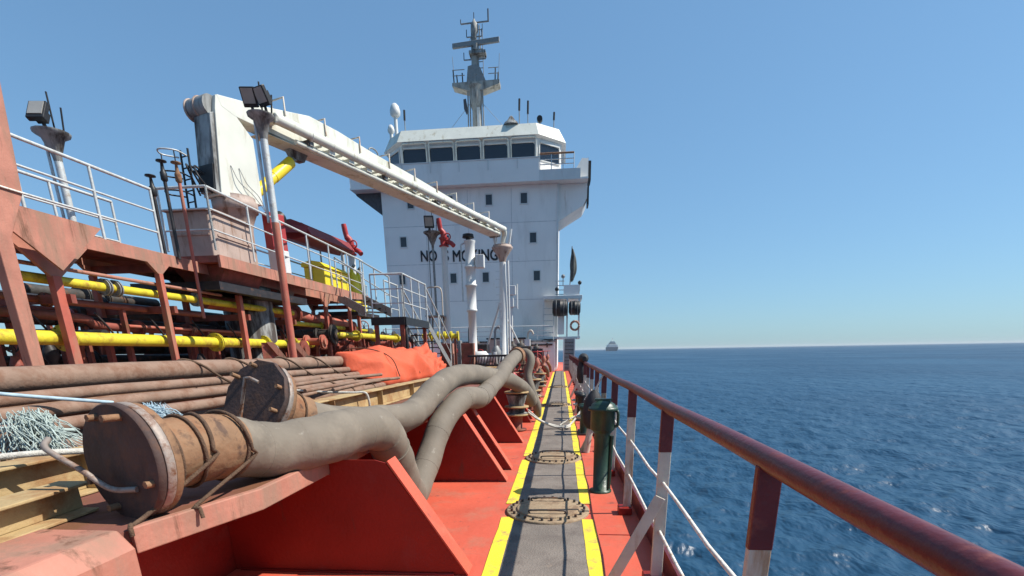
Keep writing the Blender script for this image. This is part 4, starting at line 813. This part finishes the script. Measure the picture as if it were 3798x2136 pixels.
# ---- stack of long rusty pipes
SK = 'rusty pipes bundled on the trunk'
stk = [(-3.62, 1.375, .085, 1.2, 8.6, 'fattest rusty pipe on top of the long pipe bundle'), (-3.42, 1.26, .042, .9, 7.9, 'upper thin rusty pipe lying against the fat one'), (-3.3, 1.175, .045, 1.0, 8.2, 'second thin rusty pipe of the bundle'),
       (-3.17, 1.09, .045, .8, 7.6, 'third thin rusty pipe of the bundle'), (-3.45, 1.15, .05, 1.0, 8, 'inner rusty pipe hidden behind the thin ones'), (-3.7, 1.18, .06, 1.1, 8.3, 'rusty pipe beneath the fattest pipe'),
       (-3.25, .985, .055, .9, 8.0, 'lower rusty pipe resting on the timber blocks'), (-3.5, .985, .055, .9, 8.1, 'inner lower rusty pipe on the timber blocks'), (-2.95, .985, .05, 1.3, 8.8, 'outer low rusty pipe beside the ochre beam')]
for x, z, r, y0, y1, lab in stk:
    t = thing('steel_pipe', (x, y0, z), lab, 'pipe', SK); P = [(x+.02*math.sin(k+x*9), y0+(y1-y0)*k/8, z+.006*math.sin(2*k+x*5)) for k in range(9)]
    MB().tube(P, r, 16).build('pipe', 'pipe_rust', t); MB().cyl(V(P[0])-V((0,.004,0)), V(P[0])-V((0,.002,0)), r*.8, n=16).build('bore_shade', 'black', t)  # flat black disc on the capped end paints the dark of the hollow
    for k in range(1, 3):
        c = V(P[2+3*k]) if k < 3 else None
        if c and r > .05: MB().cyl(c-V((0,.05,0)), c+V((0,.05,0)), r*1.12, n=16).build('socket', 'pipe_rust', t)
for y in (1.9, 4.3, 6.9):
    t = thing('timber_block', (-3.4, y, TZ), {1.9: 'timber block under the near end of the pipe bundle', 4.3: 'timber block under the middle of the pipe bundle', 6.9: 'timber block under the far end of the pipe bundle'}[y], 'timber', 'timber blocks under the pipes')
    part_box('block', 'cuff_rust', t, (-3.9, y-.08, TZ+.002), (-2.8, y+.08, .93), .01); part_box('cheek', 'cuff_rust', t, (-3.9, y-.06, .93), (-3.82, y+.06, 1.25))
# ---- I-beams
def ibeam(a, b, h, w, lab, m='beam_ochre'):
    a = V(a); b = V(b); d = (b-a).normalized(); s_ = V((d.y, -d.x, 0)); t = thing('steel_beam', a, lab, 'beam', 'ochre steel beams by the hose')
    def slab(o0, o1, z0, z1, n): MB().prism([a+s_*o0+V((0,0,z0)), a+s_*o1+V((0,0,z0)), a+s_*o1+V((0,0,z1)), a+s_*o0+V((0,0,z1))], b-a).build(n, m, t, .004)
    slab(-w/2, w/2, 0, .014, 'lower_flange'); slab(-.006, .006, .0145, h-.0145, 'web'); slab(-w/2, w/2, h-.014, h, 'upper_flange')
    for k in range(1, int((b-a).length/1.4)):
        c = a+d*k*1.4; MB().prism([c+s_*(.007)+V((0,0,.015)), c+s_*(w/2-.01)+V((0,0,.015)), c+s_*(w/2-.01)+V((0,0,h-.016)), c+s_*.007+V((0,0,h-.016))], d*.01).build('stiffener', m, t)
ibeam((-2.52, .9, TZ+.004), (-2.40, 9.3, TZ+.004), .22, .17, 'long ochre I-beam running beside the pipe bundle')
ibeam((-2.12, .6, TZ+.004), (-2.2, 1.98, TZ+.004), .14, .16, 'short ochre I-beam end beneath the round blind flange')
ibeam((-2.78, 3.0, TZ+.004), (-2.70, 8.4, TZ+.004), .18, .12, 'thin ochre I-beam squeezed against the pipe bundle')
for k, (x, y, z, L_, a) in enumerate(((-2.75, 5.2, 1.12, 2.4, .05), (-2.62, 5.6, 1.10, 2.6, -.02), (-2.95, 4.9, 1.17, 3.0, .03), (-2.85, 5.3, 1.06, 2.2, -.06))):
    t = tag(MB().tube([(x, y, z), (x+a*L_*.5, y+L_*.5, z+.02), (x+a*L_, y+L_, z)], .022, 8).build('thin_rod', 'pipe_rust'), 'thin rusty rod lying loose on the ochre beams', 'rod', 'loose rods on the beams')
    t.location = (0, 0, 0)
# ---- ropes and lashings
def rope(path, r, m, lab, name='rope', k=6, grp=None, n=7):
    return tag(MB().tube(smooth(path, k), r, n).build(name, m), lab, 'rope', grp)
_, uA, wA = MB().frame(dA)
def ring(s0, s1, a0, a1, r, n=14): # a rope turn lying on the cuff, angle from the top, sweeping outboard
    q0 = V((0,0,1)); q0 = (q0-dA*q0.dot(dA)).normalized(); q1 = dA.cross(q0)*-1
    if q1.x < 0: q1 = -q1
    return [cA+dA*(s0+(s1-s0)*k/n)+(q0*math.cos(a0+(a1-a0)*k/n)+q1*math.sin(a0+(a1-a0)*k/n))*r for k in range(n+1)]
rope(ring(.46, .52, -1.6, 1.9, .176)+[(-1.66, 2.02, .845), (-1.635, 2.0, .835), (-1.62, 1.99, .79)], .009, 'rope_brown', 'brown lashing looped round the rusty cuff down to the trunk edge', k=3)
rope(ring(.40, .30, -1.5, 1.7, .176)+[(-1.74, 1.80, .85), (-1.735, 1.735, .845), (-1.73, 1.725, .80)], .010, 'rope_brown', 'thin brown lashing behind the blind flange to the trunk edge', k=3)
for i, y in enumerate((4.6, 5.3, 6.3, 7.1)):
    rope([(-3.85, y-.1, 1.0), (-3.74, y-.05, 1.3), (-3.66, y, 1.465), (-3.52, y+.1, 1.42), (-3.36, y+.2, 1.27), (-3.2, y+.35, 1.16), (-3.08, y+.5, 1.08), (-2.95, y+.6, 1.04), (-2.9, y+.62, .94)], .013, 'rope_brown', 'brown lashing thrown over the rusty pipe bundle', grp='lashings over the pipe bundle')
rope([(-3.1, 5.6, 1.1), (-2.8, 5.7, 1.07), (-2.48, 5.8, 1.052), (-2.34, 5.85, 1.045), (-2.31, 5.87, .95), (-2.32, 5.9, .84)], .014, 'rope_pale', 'pale rope hanging over the ochre I-beam')
def fray(c, ax, n, L_, m, lab, spread=.09):
    mb = MB(); c = V(c)
    for i in range(n):
        p = c+V((random.gauss(0, .03), random.gauss(0, .05), random.gauss(0, .015))); d = (V(ax)+V((random.gauss(0, spread*4), random.gauss(0, spread*4), random.gauss(0, spread)))).normalized(); P = [p]
        for k in range(7):
            d = (d+V((random.gauss(0, .3), random.gauss(0, .3), random.gauss(-.12, .2)))).normalized(); p = p+d*L_*random.uniform(.5, 1.1)/7; p.z = max(p.z, .84+random.uniform(0, .05)); P.append(p.copy())
        mb.tube(P, random.uniform(.0018, .004), 4, False)
    return tag(mb.build('frayed_rope', m), lab, 'rope')
fray((-2.86, 2.42, 1.21), (.35, -.15, -.8), 190, .32, 'rope_green', 'pale green frayed rope bunch spilling off the pipe bundle')
fray((-2.84, 3.2, 1.17), (.45, -.25, -.7), 220, .32, 'rope_blue', 'pale blue frayed rope bunch behind the dark blind flange', .08)
rope([(-3.75, .9, 1.45), (-3.55, 1.5, 1.47), (-3.5, 2.1, 1.43), (-3.3, 2.7, 1.30), (-3.1, 3.2, 1.2)], .012, 'rope_blue', 'pale blue rope trailing across the near end of the fat pipe')
rope([(-3.7, 1.1, 1.33), (-3.35, 1.7, 1.3), (-3.1, 2.2, 1.18), (-2.8, 2.6, 1.1)], .011, 'rope_green', 'thin green rope lying over the near pipe ends')
rope([(-2.95, 1.5, 1.1), (-2.6, 1.75, 1.09), (-2.35, 1.98, 1.09), (-2.2, 2.15, 1.07)], .015, 'rope_pale', 'pale rope resting along the ochre I-beam end')
t = tag(MB().prism([(-3.0, 1.4, .9), (-2.7, 1.5, 1.08), (-2.66, 2.0, 1.06), (-2.95, 2.1, .9)], (-.05, 0, -.03)).build('plastic_sheet', 'hull_grey'), 'dark plastic sheet tucked beside the I-beam end', 'sheet')
# ---- orange tarp: a crumpled bundle
def tarp():
    nu, nv = 96, 56; vs = []
    def rid(a): return 1-2*abs(math.sin(a))
    for i in range(nu+1):
        s_ = i/nu; y = 7.95+s_*5.7; e0 = min(1, .12+(s_/.05)) if s_ < .05 else 1; e1 = max(0, (s_-.8)/.2)
        w = (.5+.17*math.sin(math.pi*s_)-.2*e1)*e0; h = (.55+.05*math.sin(math.pi*s_*1.3)-.30*e1)*e0
        for j in range(nv+1):
            a = math.pi*j/nv; g = .35+.65*s_
            cr_ = .055*rid(6*s_+1.3*a)+.065*g*rid(11*s_-2.1*a+.7)+.05*g*rid(19*s_+3.3*a)+.12*max(0, s_-.4)*rid(37*s_-5*a)+.12*max(0, s_-.45)*rid(25*s_+9*a)
            hump = .10*math.exp(-((s_-.55)/.12)**2-((a-1.1)/.5)**2)+.12*math.exp(-((s_-.78)/.08)**2-((a-1.5)/.6)**2)-.14*math.exp(-((s_-.68)/.05)**2-((a-1.2)/.4)**2)
            x = -3.4-.1*s_+math.copysign(abs(math.cos(a))**.8, math.cos(a))*w*(1+cr_); z = .96+.22*(1-e0)+max(0, math.sin(a))**.6*h*(1+cr_*1.7+hump)
            vs.append((x, y+.10*math.sin(a*3+s_*9)*e0, z))
    fs = [(i*(nv+1)+j, i*(nv+1)+j+1, (i+1)*(nv+1)+j+1, (i+1)*(nv+1)+j) for i in range(nu) for j in range(nv)]
    t = thing('tarpaulin', (-3.4, 10.5, TZ), 'bright orange-red tarpaulin crumpled over the far end of the pipes', 'tarpaulin')
    o = MB().add(vs, fs, True).build('sheet', 'tarp', t); so_ = o.modifiers.new('s', 'SOLIDIFY'); so_.thickness = .01
    for k, y in enumerate((8.6, 9.9)):
        MB().tube(smooth([(-3.98, y, 1.0), (-3.9, y, 1.3), (-3.7, y, 1.56), (-3.3, y+.05, 1.57), (-2.95, y+.1, 1.42), (-2.82, y+.12, 1.1)], 6), .010, 6).build('lashing', 'rope_brown', t)
tarp()
t = thing('stowed_gear', (-3.5, 10.5, TZ), 'low steel rack under the orange tarpaulin', 'rack')
part_box('rack', 'brown_red', t, (-3.95, 8.3, TZ+.003), (-2.95, 13.4, 1.02)); part_box('edge', 'pipe_rust', t, (-2.948, 8.4, .9), (-2.9, 13.4, 1.0))
# ---- drum reels beside the trunk
def spool(x, y, r, h, z0, lab):
    t = thing('drum_reel', (x, y, 0), lab, 'reel', 'small drum reels along the walkway')
    MB().lathe((x, y, .02), (0,0,1), [(0, r*.85), (.02, r*.85), (.03, r*.5), (z0, r*.5), (z0+.02, r*.8)], 18).build('stand', 'brown_red', t)
    MB().lathe((x, y, z0+.02), (0,0,1), [(0, r), (.025, r), (.03, r*.72), (h*.45, r*.66), (h-.05, r*.9)], 24).build('drum', 'grimy_grey', t)
    for z in (z0+.0, z0+h*.35, z0+h): MB().lathe((x, y, z), (0,0,1), [(0, r*.98), (.005, r*1.05), (.03, r*1.05), (.035, r*.98)], 24).build('rim', 'beam_ochre', t)
    MB().lathe((x, y, z0+h+.036), (0,0,1), [(0, r*.5), (.02, r*.5), (.06, r*.2), (.14, r*.18)], 14).build('spindle', 'steel_dark', t)
spool(-.84, 9.6, .225, .42, .30, 'grey drum reel with ochre rims where the rope leaves it')
spool(-.72, 13.0, .22, .42, .35, 'grey drum reel beyond the arching hose')
spool(-.70, 16.8, .22, .40, .35, 'third grey drum reel along the walkway')
rope([(-.62, 9.55, .36), (-.4, 9.6, .2), (-.1, 9.75, .05), (.12, 9.7, .06), (.25, 9.95, .12), (.42, 10.2, .3), (.6, 10.4, .42)], .022, 'rope_pale', 'pale rope crossing the walkway from drum reel to rail')
rope([(-.62, 9.62, .40), (-.35, 9.7, .17), (-.05, 9.85, .05), (.1, 9.6, .05), (.2, 9.8, .06), (.0, 9.95, .05), (.3, 10.2, .2)], .016, 'rope_pale', 'knotted thin rope crossing the walkway at the drum reel')
# ---- green vent head by the rail
t = thing('air_vent', (.44, 5.3, 0), 'dark green air vent standpipe with wide hooded head by the rail', 'air vent')
MB().lathe((.45, 5.3, 0), (0,0,1), [(0, .12), (.02, .12), (.025, .082), (.64, .085), (.66, .10), (.68, .12)], 20).build('pipe', 'green', t)
MB().lathe((.45, 5.3, .68), (0,0,1), [(0, .12), (.01, .128), (.2, .128), (.205, .155), (.235, .155), (.24, .13), (.27, .12), (.30, .07), (.31, .02)], 24).build('head', 'green', t)
MB().tube(smooth([(.57, 5.27, .72), (.60, 5.26, .73), (.605, 5.26, .80), (.60, 5.26, .87), (.57, 5.27, .885)], 4), .016, 8).build('side_handle', 'green', t)
part_cyl('drain', 'green', t, (.535, 5.27, .04), (.55, 5.27, .62), .02); part_box('lid_bar', 'green', t, (.36, 5.275, .985), (.54, 5.325, 1.005))
# gear hung on and along the rail
t = thing('rubber_bag', (.42, 7.6, 0), 'black rubber fender bag leaning on the rail behind the green vent', 'fender')
MB().lathe((.46, 7.5, .35), (.08, 0, 1), [(0, .06), (.08, .13), (.25, .15), (.42, .14), (.54, .07), (.58, .03)], 14).build('bag', 'rubber', t); part_cyl('strap', 'rope_pale', t, (.50, 7.5, .92), (.62, 7.5, 1.14), .012)
part_cyl('prop', 'cream', t, (.40, 7.45, 0), (.47, 7.5, .5), .05)
for i, (y, h) in enumerate(((9.3, .72), (11.2, .8), (12.6, .7))):
    t = thing('deck_cleat', (.45, y, 0), ('mossy double cleat on the deck under the rail, next to the rope', 'dark double cleat under the rail past the rope', 'dark double cleat nearest the fender roll')[i], 'cleat')
    for dy in (-.16, .16): MB().lathe((.45, y+dy, 0), (0,0,1), [(0, .1), (.03, .08), (h*.6, .075), (h*.65, .11), (h*.72, .11), (h*.74, .03)], 14).build('post', ('green', 'black', 'steel_dark')[i], t)
    part_box('base', 'steel_dark', t, (.34, y-.3, .001), (.56, y+.3, .03))
    MB().torus((.45, y, h*.42), (0, 0, 1), .15, .025, 18, 6).build('rope_turn', 'rope_pale', t)
t = thing('fender_roll', (.66, 14.2, 1.0), 'black rolled fender net hung over the rail', 'fender')
MB().lathe((.62, 13.7, 1.27), (0,1,0), [(0, .06), (.1, .12), (.5, .14), (.9, .12), (1.0, .06)], 14).build('roll', 'rubber', t); MB().lathe((.56, 13.9, .62), (0,0,1), [(0, .06), (.15, .12), (.4, .12), (.6, .06)], 12).build('hanging_part', 'rubber', t)
# ---- deck clutter toward the house
grp = 'red valve stations along the trunk'
for i in range(9):
    y = 12.3+i*2.3; valve(-1.15+.18*(i % 3), y, 1.0+.14*(i % 3), .11, ('monitor_red', 'brown_red', 'salmon_post')[i % 3], ('bright red', 'brown', 'faded salmon')[i % 3]+' handwheel valve on the trunk edge toward the deckhouse', 'monitor_red', ((0,1,.3), (1,0,0), (0,0,1))[i % 3], grp)
t = thing('steel_grating', (-2.1, 17, TZ), 'dark steel grating box beside the grey hoses before the boom rest', 'grating')
part_box('frame', 'black', t, (-3.1, 16.9, 1.32), (-1.2, 16.95, 1.38)); part_box('frame', 'black', t, (-3.1, 16.9, TZ), (-1.2, 16.95, .88))
for k in range(20): MB().prism([(-3.1+k*.095, 16.91, .88), (-3.07+k*.095, 16.91, .88), (-2.98+k*.095, 16.91, 1.32), (-3.01+k*.095, 16.91, 1.32)], (0, .02, 0)).build('bar', 'steel_dark', t)
part_box('top', 'steel_dark', t, (-3.1, 16.96, 1.34), (-1.2, 18.4, 1.38))
for x in (-3.08, -1.24): part_box('leg', 'black', t, (x, 18.3, TZ), (x+.05, 18.38, 1.34))
t = thing('deck_pump', (-3.0, 19.8, TZ), 'pale motor and pump set on the trunk behind the dark grating', 'pump')
MB().lathe((-3.4, 19.8, 1.25), (1,0,0), [(0, .2), (.05, .26), (.5, .26), (.55, .18), (.8, .18), (.82, .3), (.95, .3)], 18).build('motor', 'white', t); part_box('bed', 'steel_dark', t, (-3.5, 19.5, TZ), (-2.3, 20.1, 1.0))
MB().lathe((-2.5, 19.8, 1.0), (0,0,1), [(0, .1), (.3, .2), (.5, .2), (.7, .08)], 14).build('casing', 'grey_steel', t)
labs = ['dark valve chest on the trunk left of the boom rest', 'dark winch body on the trunk by the boom rest foot', 'grey manifold block near the long stair foot', 'rusty locker box on the trunk toward the deckhouse', 'grey low tank box before the deckhouse ledge', 'dark hydraulic box beside the walkway near the deckhouse']
for i, (x, y, w, d, h, m_) in enumerate(((-3.9, 24, 1.0, .8, 1.0, 'black_pipe'), (-1.9, 25.5, .9, .8, .9, 'steel_dark'), (-5.2, 24.5, .8, .8, 1.2, 'grey_steel'), (-2.6, 29, 1.2, 1, .9, 'tan_paint'), (-3.2, 34, 1.8, 1.2, 1.0, 'tan_paint'), (-1.5, 33, .7, .8, .8, 'black_pipe'))):
    t = thing('equipment_box', (x, y, TZ), labs[i], 'equipment box')
    part_box('body', m_, t, (x-w/2, y-d/2, TZ+.08), (x+w/2, y+d/2, TZ+h), .03); part_box('plinth', 'brown_red', t, (x-w/2+.05, y-d/2+.05, TZ), (x+w/2-.05, y+d/2-.05, TZ+.079))
    MB().lathe((x-.1*w, y, TZ+h), (0,0,1), [(0, .2), (.12, .2), (.14, .12), (.3, .1)], 12).build('dome', 'steel_dark', t); MB().torus((x+.2*w, y-d/2-.08, TZ+h*.6), (0,1,0), .16, .02, 16, 5).build('handwheel', ('monitor_red', 'black')[i % 2], t)
    part_cyl('wheel_stem', 'steel_dark', t, (x+.2*w, y-d/2-.09, TZ+h*.6), (x+.2*w, y-d/2, TZ+h*.6), .02)
for i in range(7):
    y = 20.5+i*2.2; x = -1.0-.25*(i % 3)
    t = tag(MB().tube(smooth([(x-.9, y, TZ+.12), (x-.5, y+.3, TZ+.3), (x-.1, y+.5, TZ+.12), (x+.25, y+.9, .5), (x+.3, y+1.3, .12)], 6), .10, 12).build('deck_hose', 'hose_grey' if i % 2 else 'cuff_rust'), 'hose length slumped over the trunk edge toward the deckhouse', 'hose', 'slumped hoses along the trunk')
for i, (x, y) in enumerate(((-4.9, 27.5), (-2.35, 36.8), (-3.9, 30.5))):
    t = thing('vent_post', (x, y, TZ), ('dark goose-neck vent beside the boom rest stays', 'pale yellow goose-neck vent before the deckhouse ledge', 'grey goose-neck vent between boom rest and deckhouse')[i], 'vent')
    MB().tube(smooth([(x, y, TZ), (x, y, 2.3), (x+.05, y, 2.75), (x+.25, y, 2.85), (x+.4, y, 2.6)], 5), .07, 10).build('pipe', ('black_pipe', 'cream', 'grey_steel')[i], t)
for k in range(12):
    y = 12.0+k*2.05; x = -.95-.12*(k % 3); m_ = ('monitor_red', 'beam_ochre', 'steel_dark', 'salmon')[k % 4]
    t = thing('sounding_pipe', (x, y, 0), ('red', 'ochre', 'dark', 'salmon')[k % 4]+' capped sounding pipe standing on the deck at the trunk foot, '+('by the drum reels', 'past the drum reels', 'close to the deckhouse')[k//4], 'pipe', 'sounding pipes along the trunk')
    MB().lathe((x, y, 0), (0,0,1), [(0, .1), (.02, .1), (.03, .05), (.5+.1*(k % 3), .05), (.52+.1*(k % 3), .09), (.6+.1*(k % 3), .09), (.62+.1*(k % 3), .03)], 12).build('pipe', m_, t)
    MB().box((x+.06, y, .66+.1*(k % 3)), (.2, .03, .03), rz=k).build('lever', 'steel_dark', t)
for k, (x, y, lab) in enumerate(((-1.9, 14.0, 'coil of ochre rope on the trunk behind the grey hoses'), (-1.75, 20.3, 'coil of dark rope on the trunk edge past the grating'), (-1.9, 30.8, 'coil of pale rope on the trunk near the deckhouse'))):
    t = thing('rope_coil', (x, y, TZ), lab, 'rope coil')
    for q in range(4): MB().torus((x+.02*q, y, TZ+.04+.065*q), (0, 0, 1), .34-.03*(q % 2), .035, 24, 6).build('turn', ('beam_ochre', 'rope_brown', 'rope_pale')[k], t)
t = thing('tan_locker', (-4.4, 36.9, 0), 'brown-grey locker recess with dark lid at the foot of the deckhouse', 'locker')
part_box('body', 'tan_paint', t, (-5.2, 36.6, .02), (-2.6, 37.3, 2.3)); part_box('lid', 'black', t, (-5.3, 36.55, 2.3), (-2.5, 37.35, 2.4)); part_box('return', 'white', t, (-2.58, 36.6, 1.2), (-2.2, 37.3, 2.28))
t = thing('white_box', (-3.45, 36.5, TZ), 'white fire-hose box on a post before the deckhouse wall', 'hose box')
part_cyl('post', 'white', t, (-3.45, 36.5, TZ), (-3.45, 36.5, 4.5), .08); part_box('upper_box', 'white', t, (-3.75, 36.3, 5.2), (-3.15, 36.7, 5.8), .03); part_box('lower_box', 'white', t, (-3.85, 36.3, 4.4), (-3.3, 36.7, 5.0), .03); part_cyl('arm', 'white', t, (-3.05, 36.5, 4.3), (-3.05, 36.5, 5.9), .05); part_cyl('link', 'white', t, (-3.45, 36.5, 5.0), (-3.45, 36.5, 5.2), .1); part_cyl('link', 'white', t, (-3.45, 36.5, 4.45), (-3.05, 36.5, 4.45), .05)
# ================================================================== DISTANT SHIP
t = thing('distant_ship', (176, 1800, SEA), 'small pale ship far off on the horizon', 'ship')
sx, sy = 179, 1800
MB().prism([(sx-17, sy, SEA-1), (sx+14, sy, SEA-1), (sx+18, sy, SEA+13), (sx-18, sy, SEA+13)], (0, 90, 0)).build('hull', 'far_hull', t)
MB().prism([(sx-17, sy+8, SEA+13), (sx+16, sy+8, SEA+13), (sx+16, sy+8, SEA+20), (sx-17, sy+8, SEA+20)], (0, 60, 0)).build('superstructure', 'white', t)
for k in range(3): part_box('deck_tier', 'white' if k % 2 == 0 else 'grey_steel', t, (sx-14+k*3, sy+12, SEA+20+k*4), (sx+12-k*3, sy+50, SEA+24+k*4))
part_cyl('mast', 'white', t, (sx-2, sy+20, SEA+30), (sx-2, sy+20, SEA+44), 1.0)

# ================================================================== HAZE
hz = MB().box2((-14100, -14100, -9), (14100, 14100, 30)); hm = bpy.data.materials.new('haze'); hm.use_nodes = True
hn = hm.node_tree; hn.nodes.clear(); ho = hn.nodes.new('ShaderNodeOutputMaterial'); hv = hn.nodes.new('ShaderNodeVolumePrincipled')
hv.inputs['Color'].default_value = (.90, .93, .96, 1); hv.inputs['Density'].default_value = 7e-5
hn.links.new(hv.outputs[0], ho.inputs['Volume'])
tag(hz.build('haze', hm), kind='stuff')
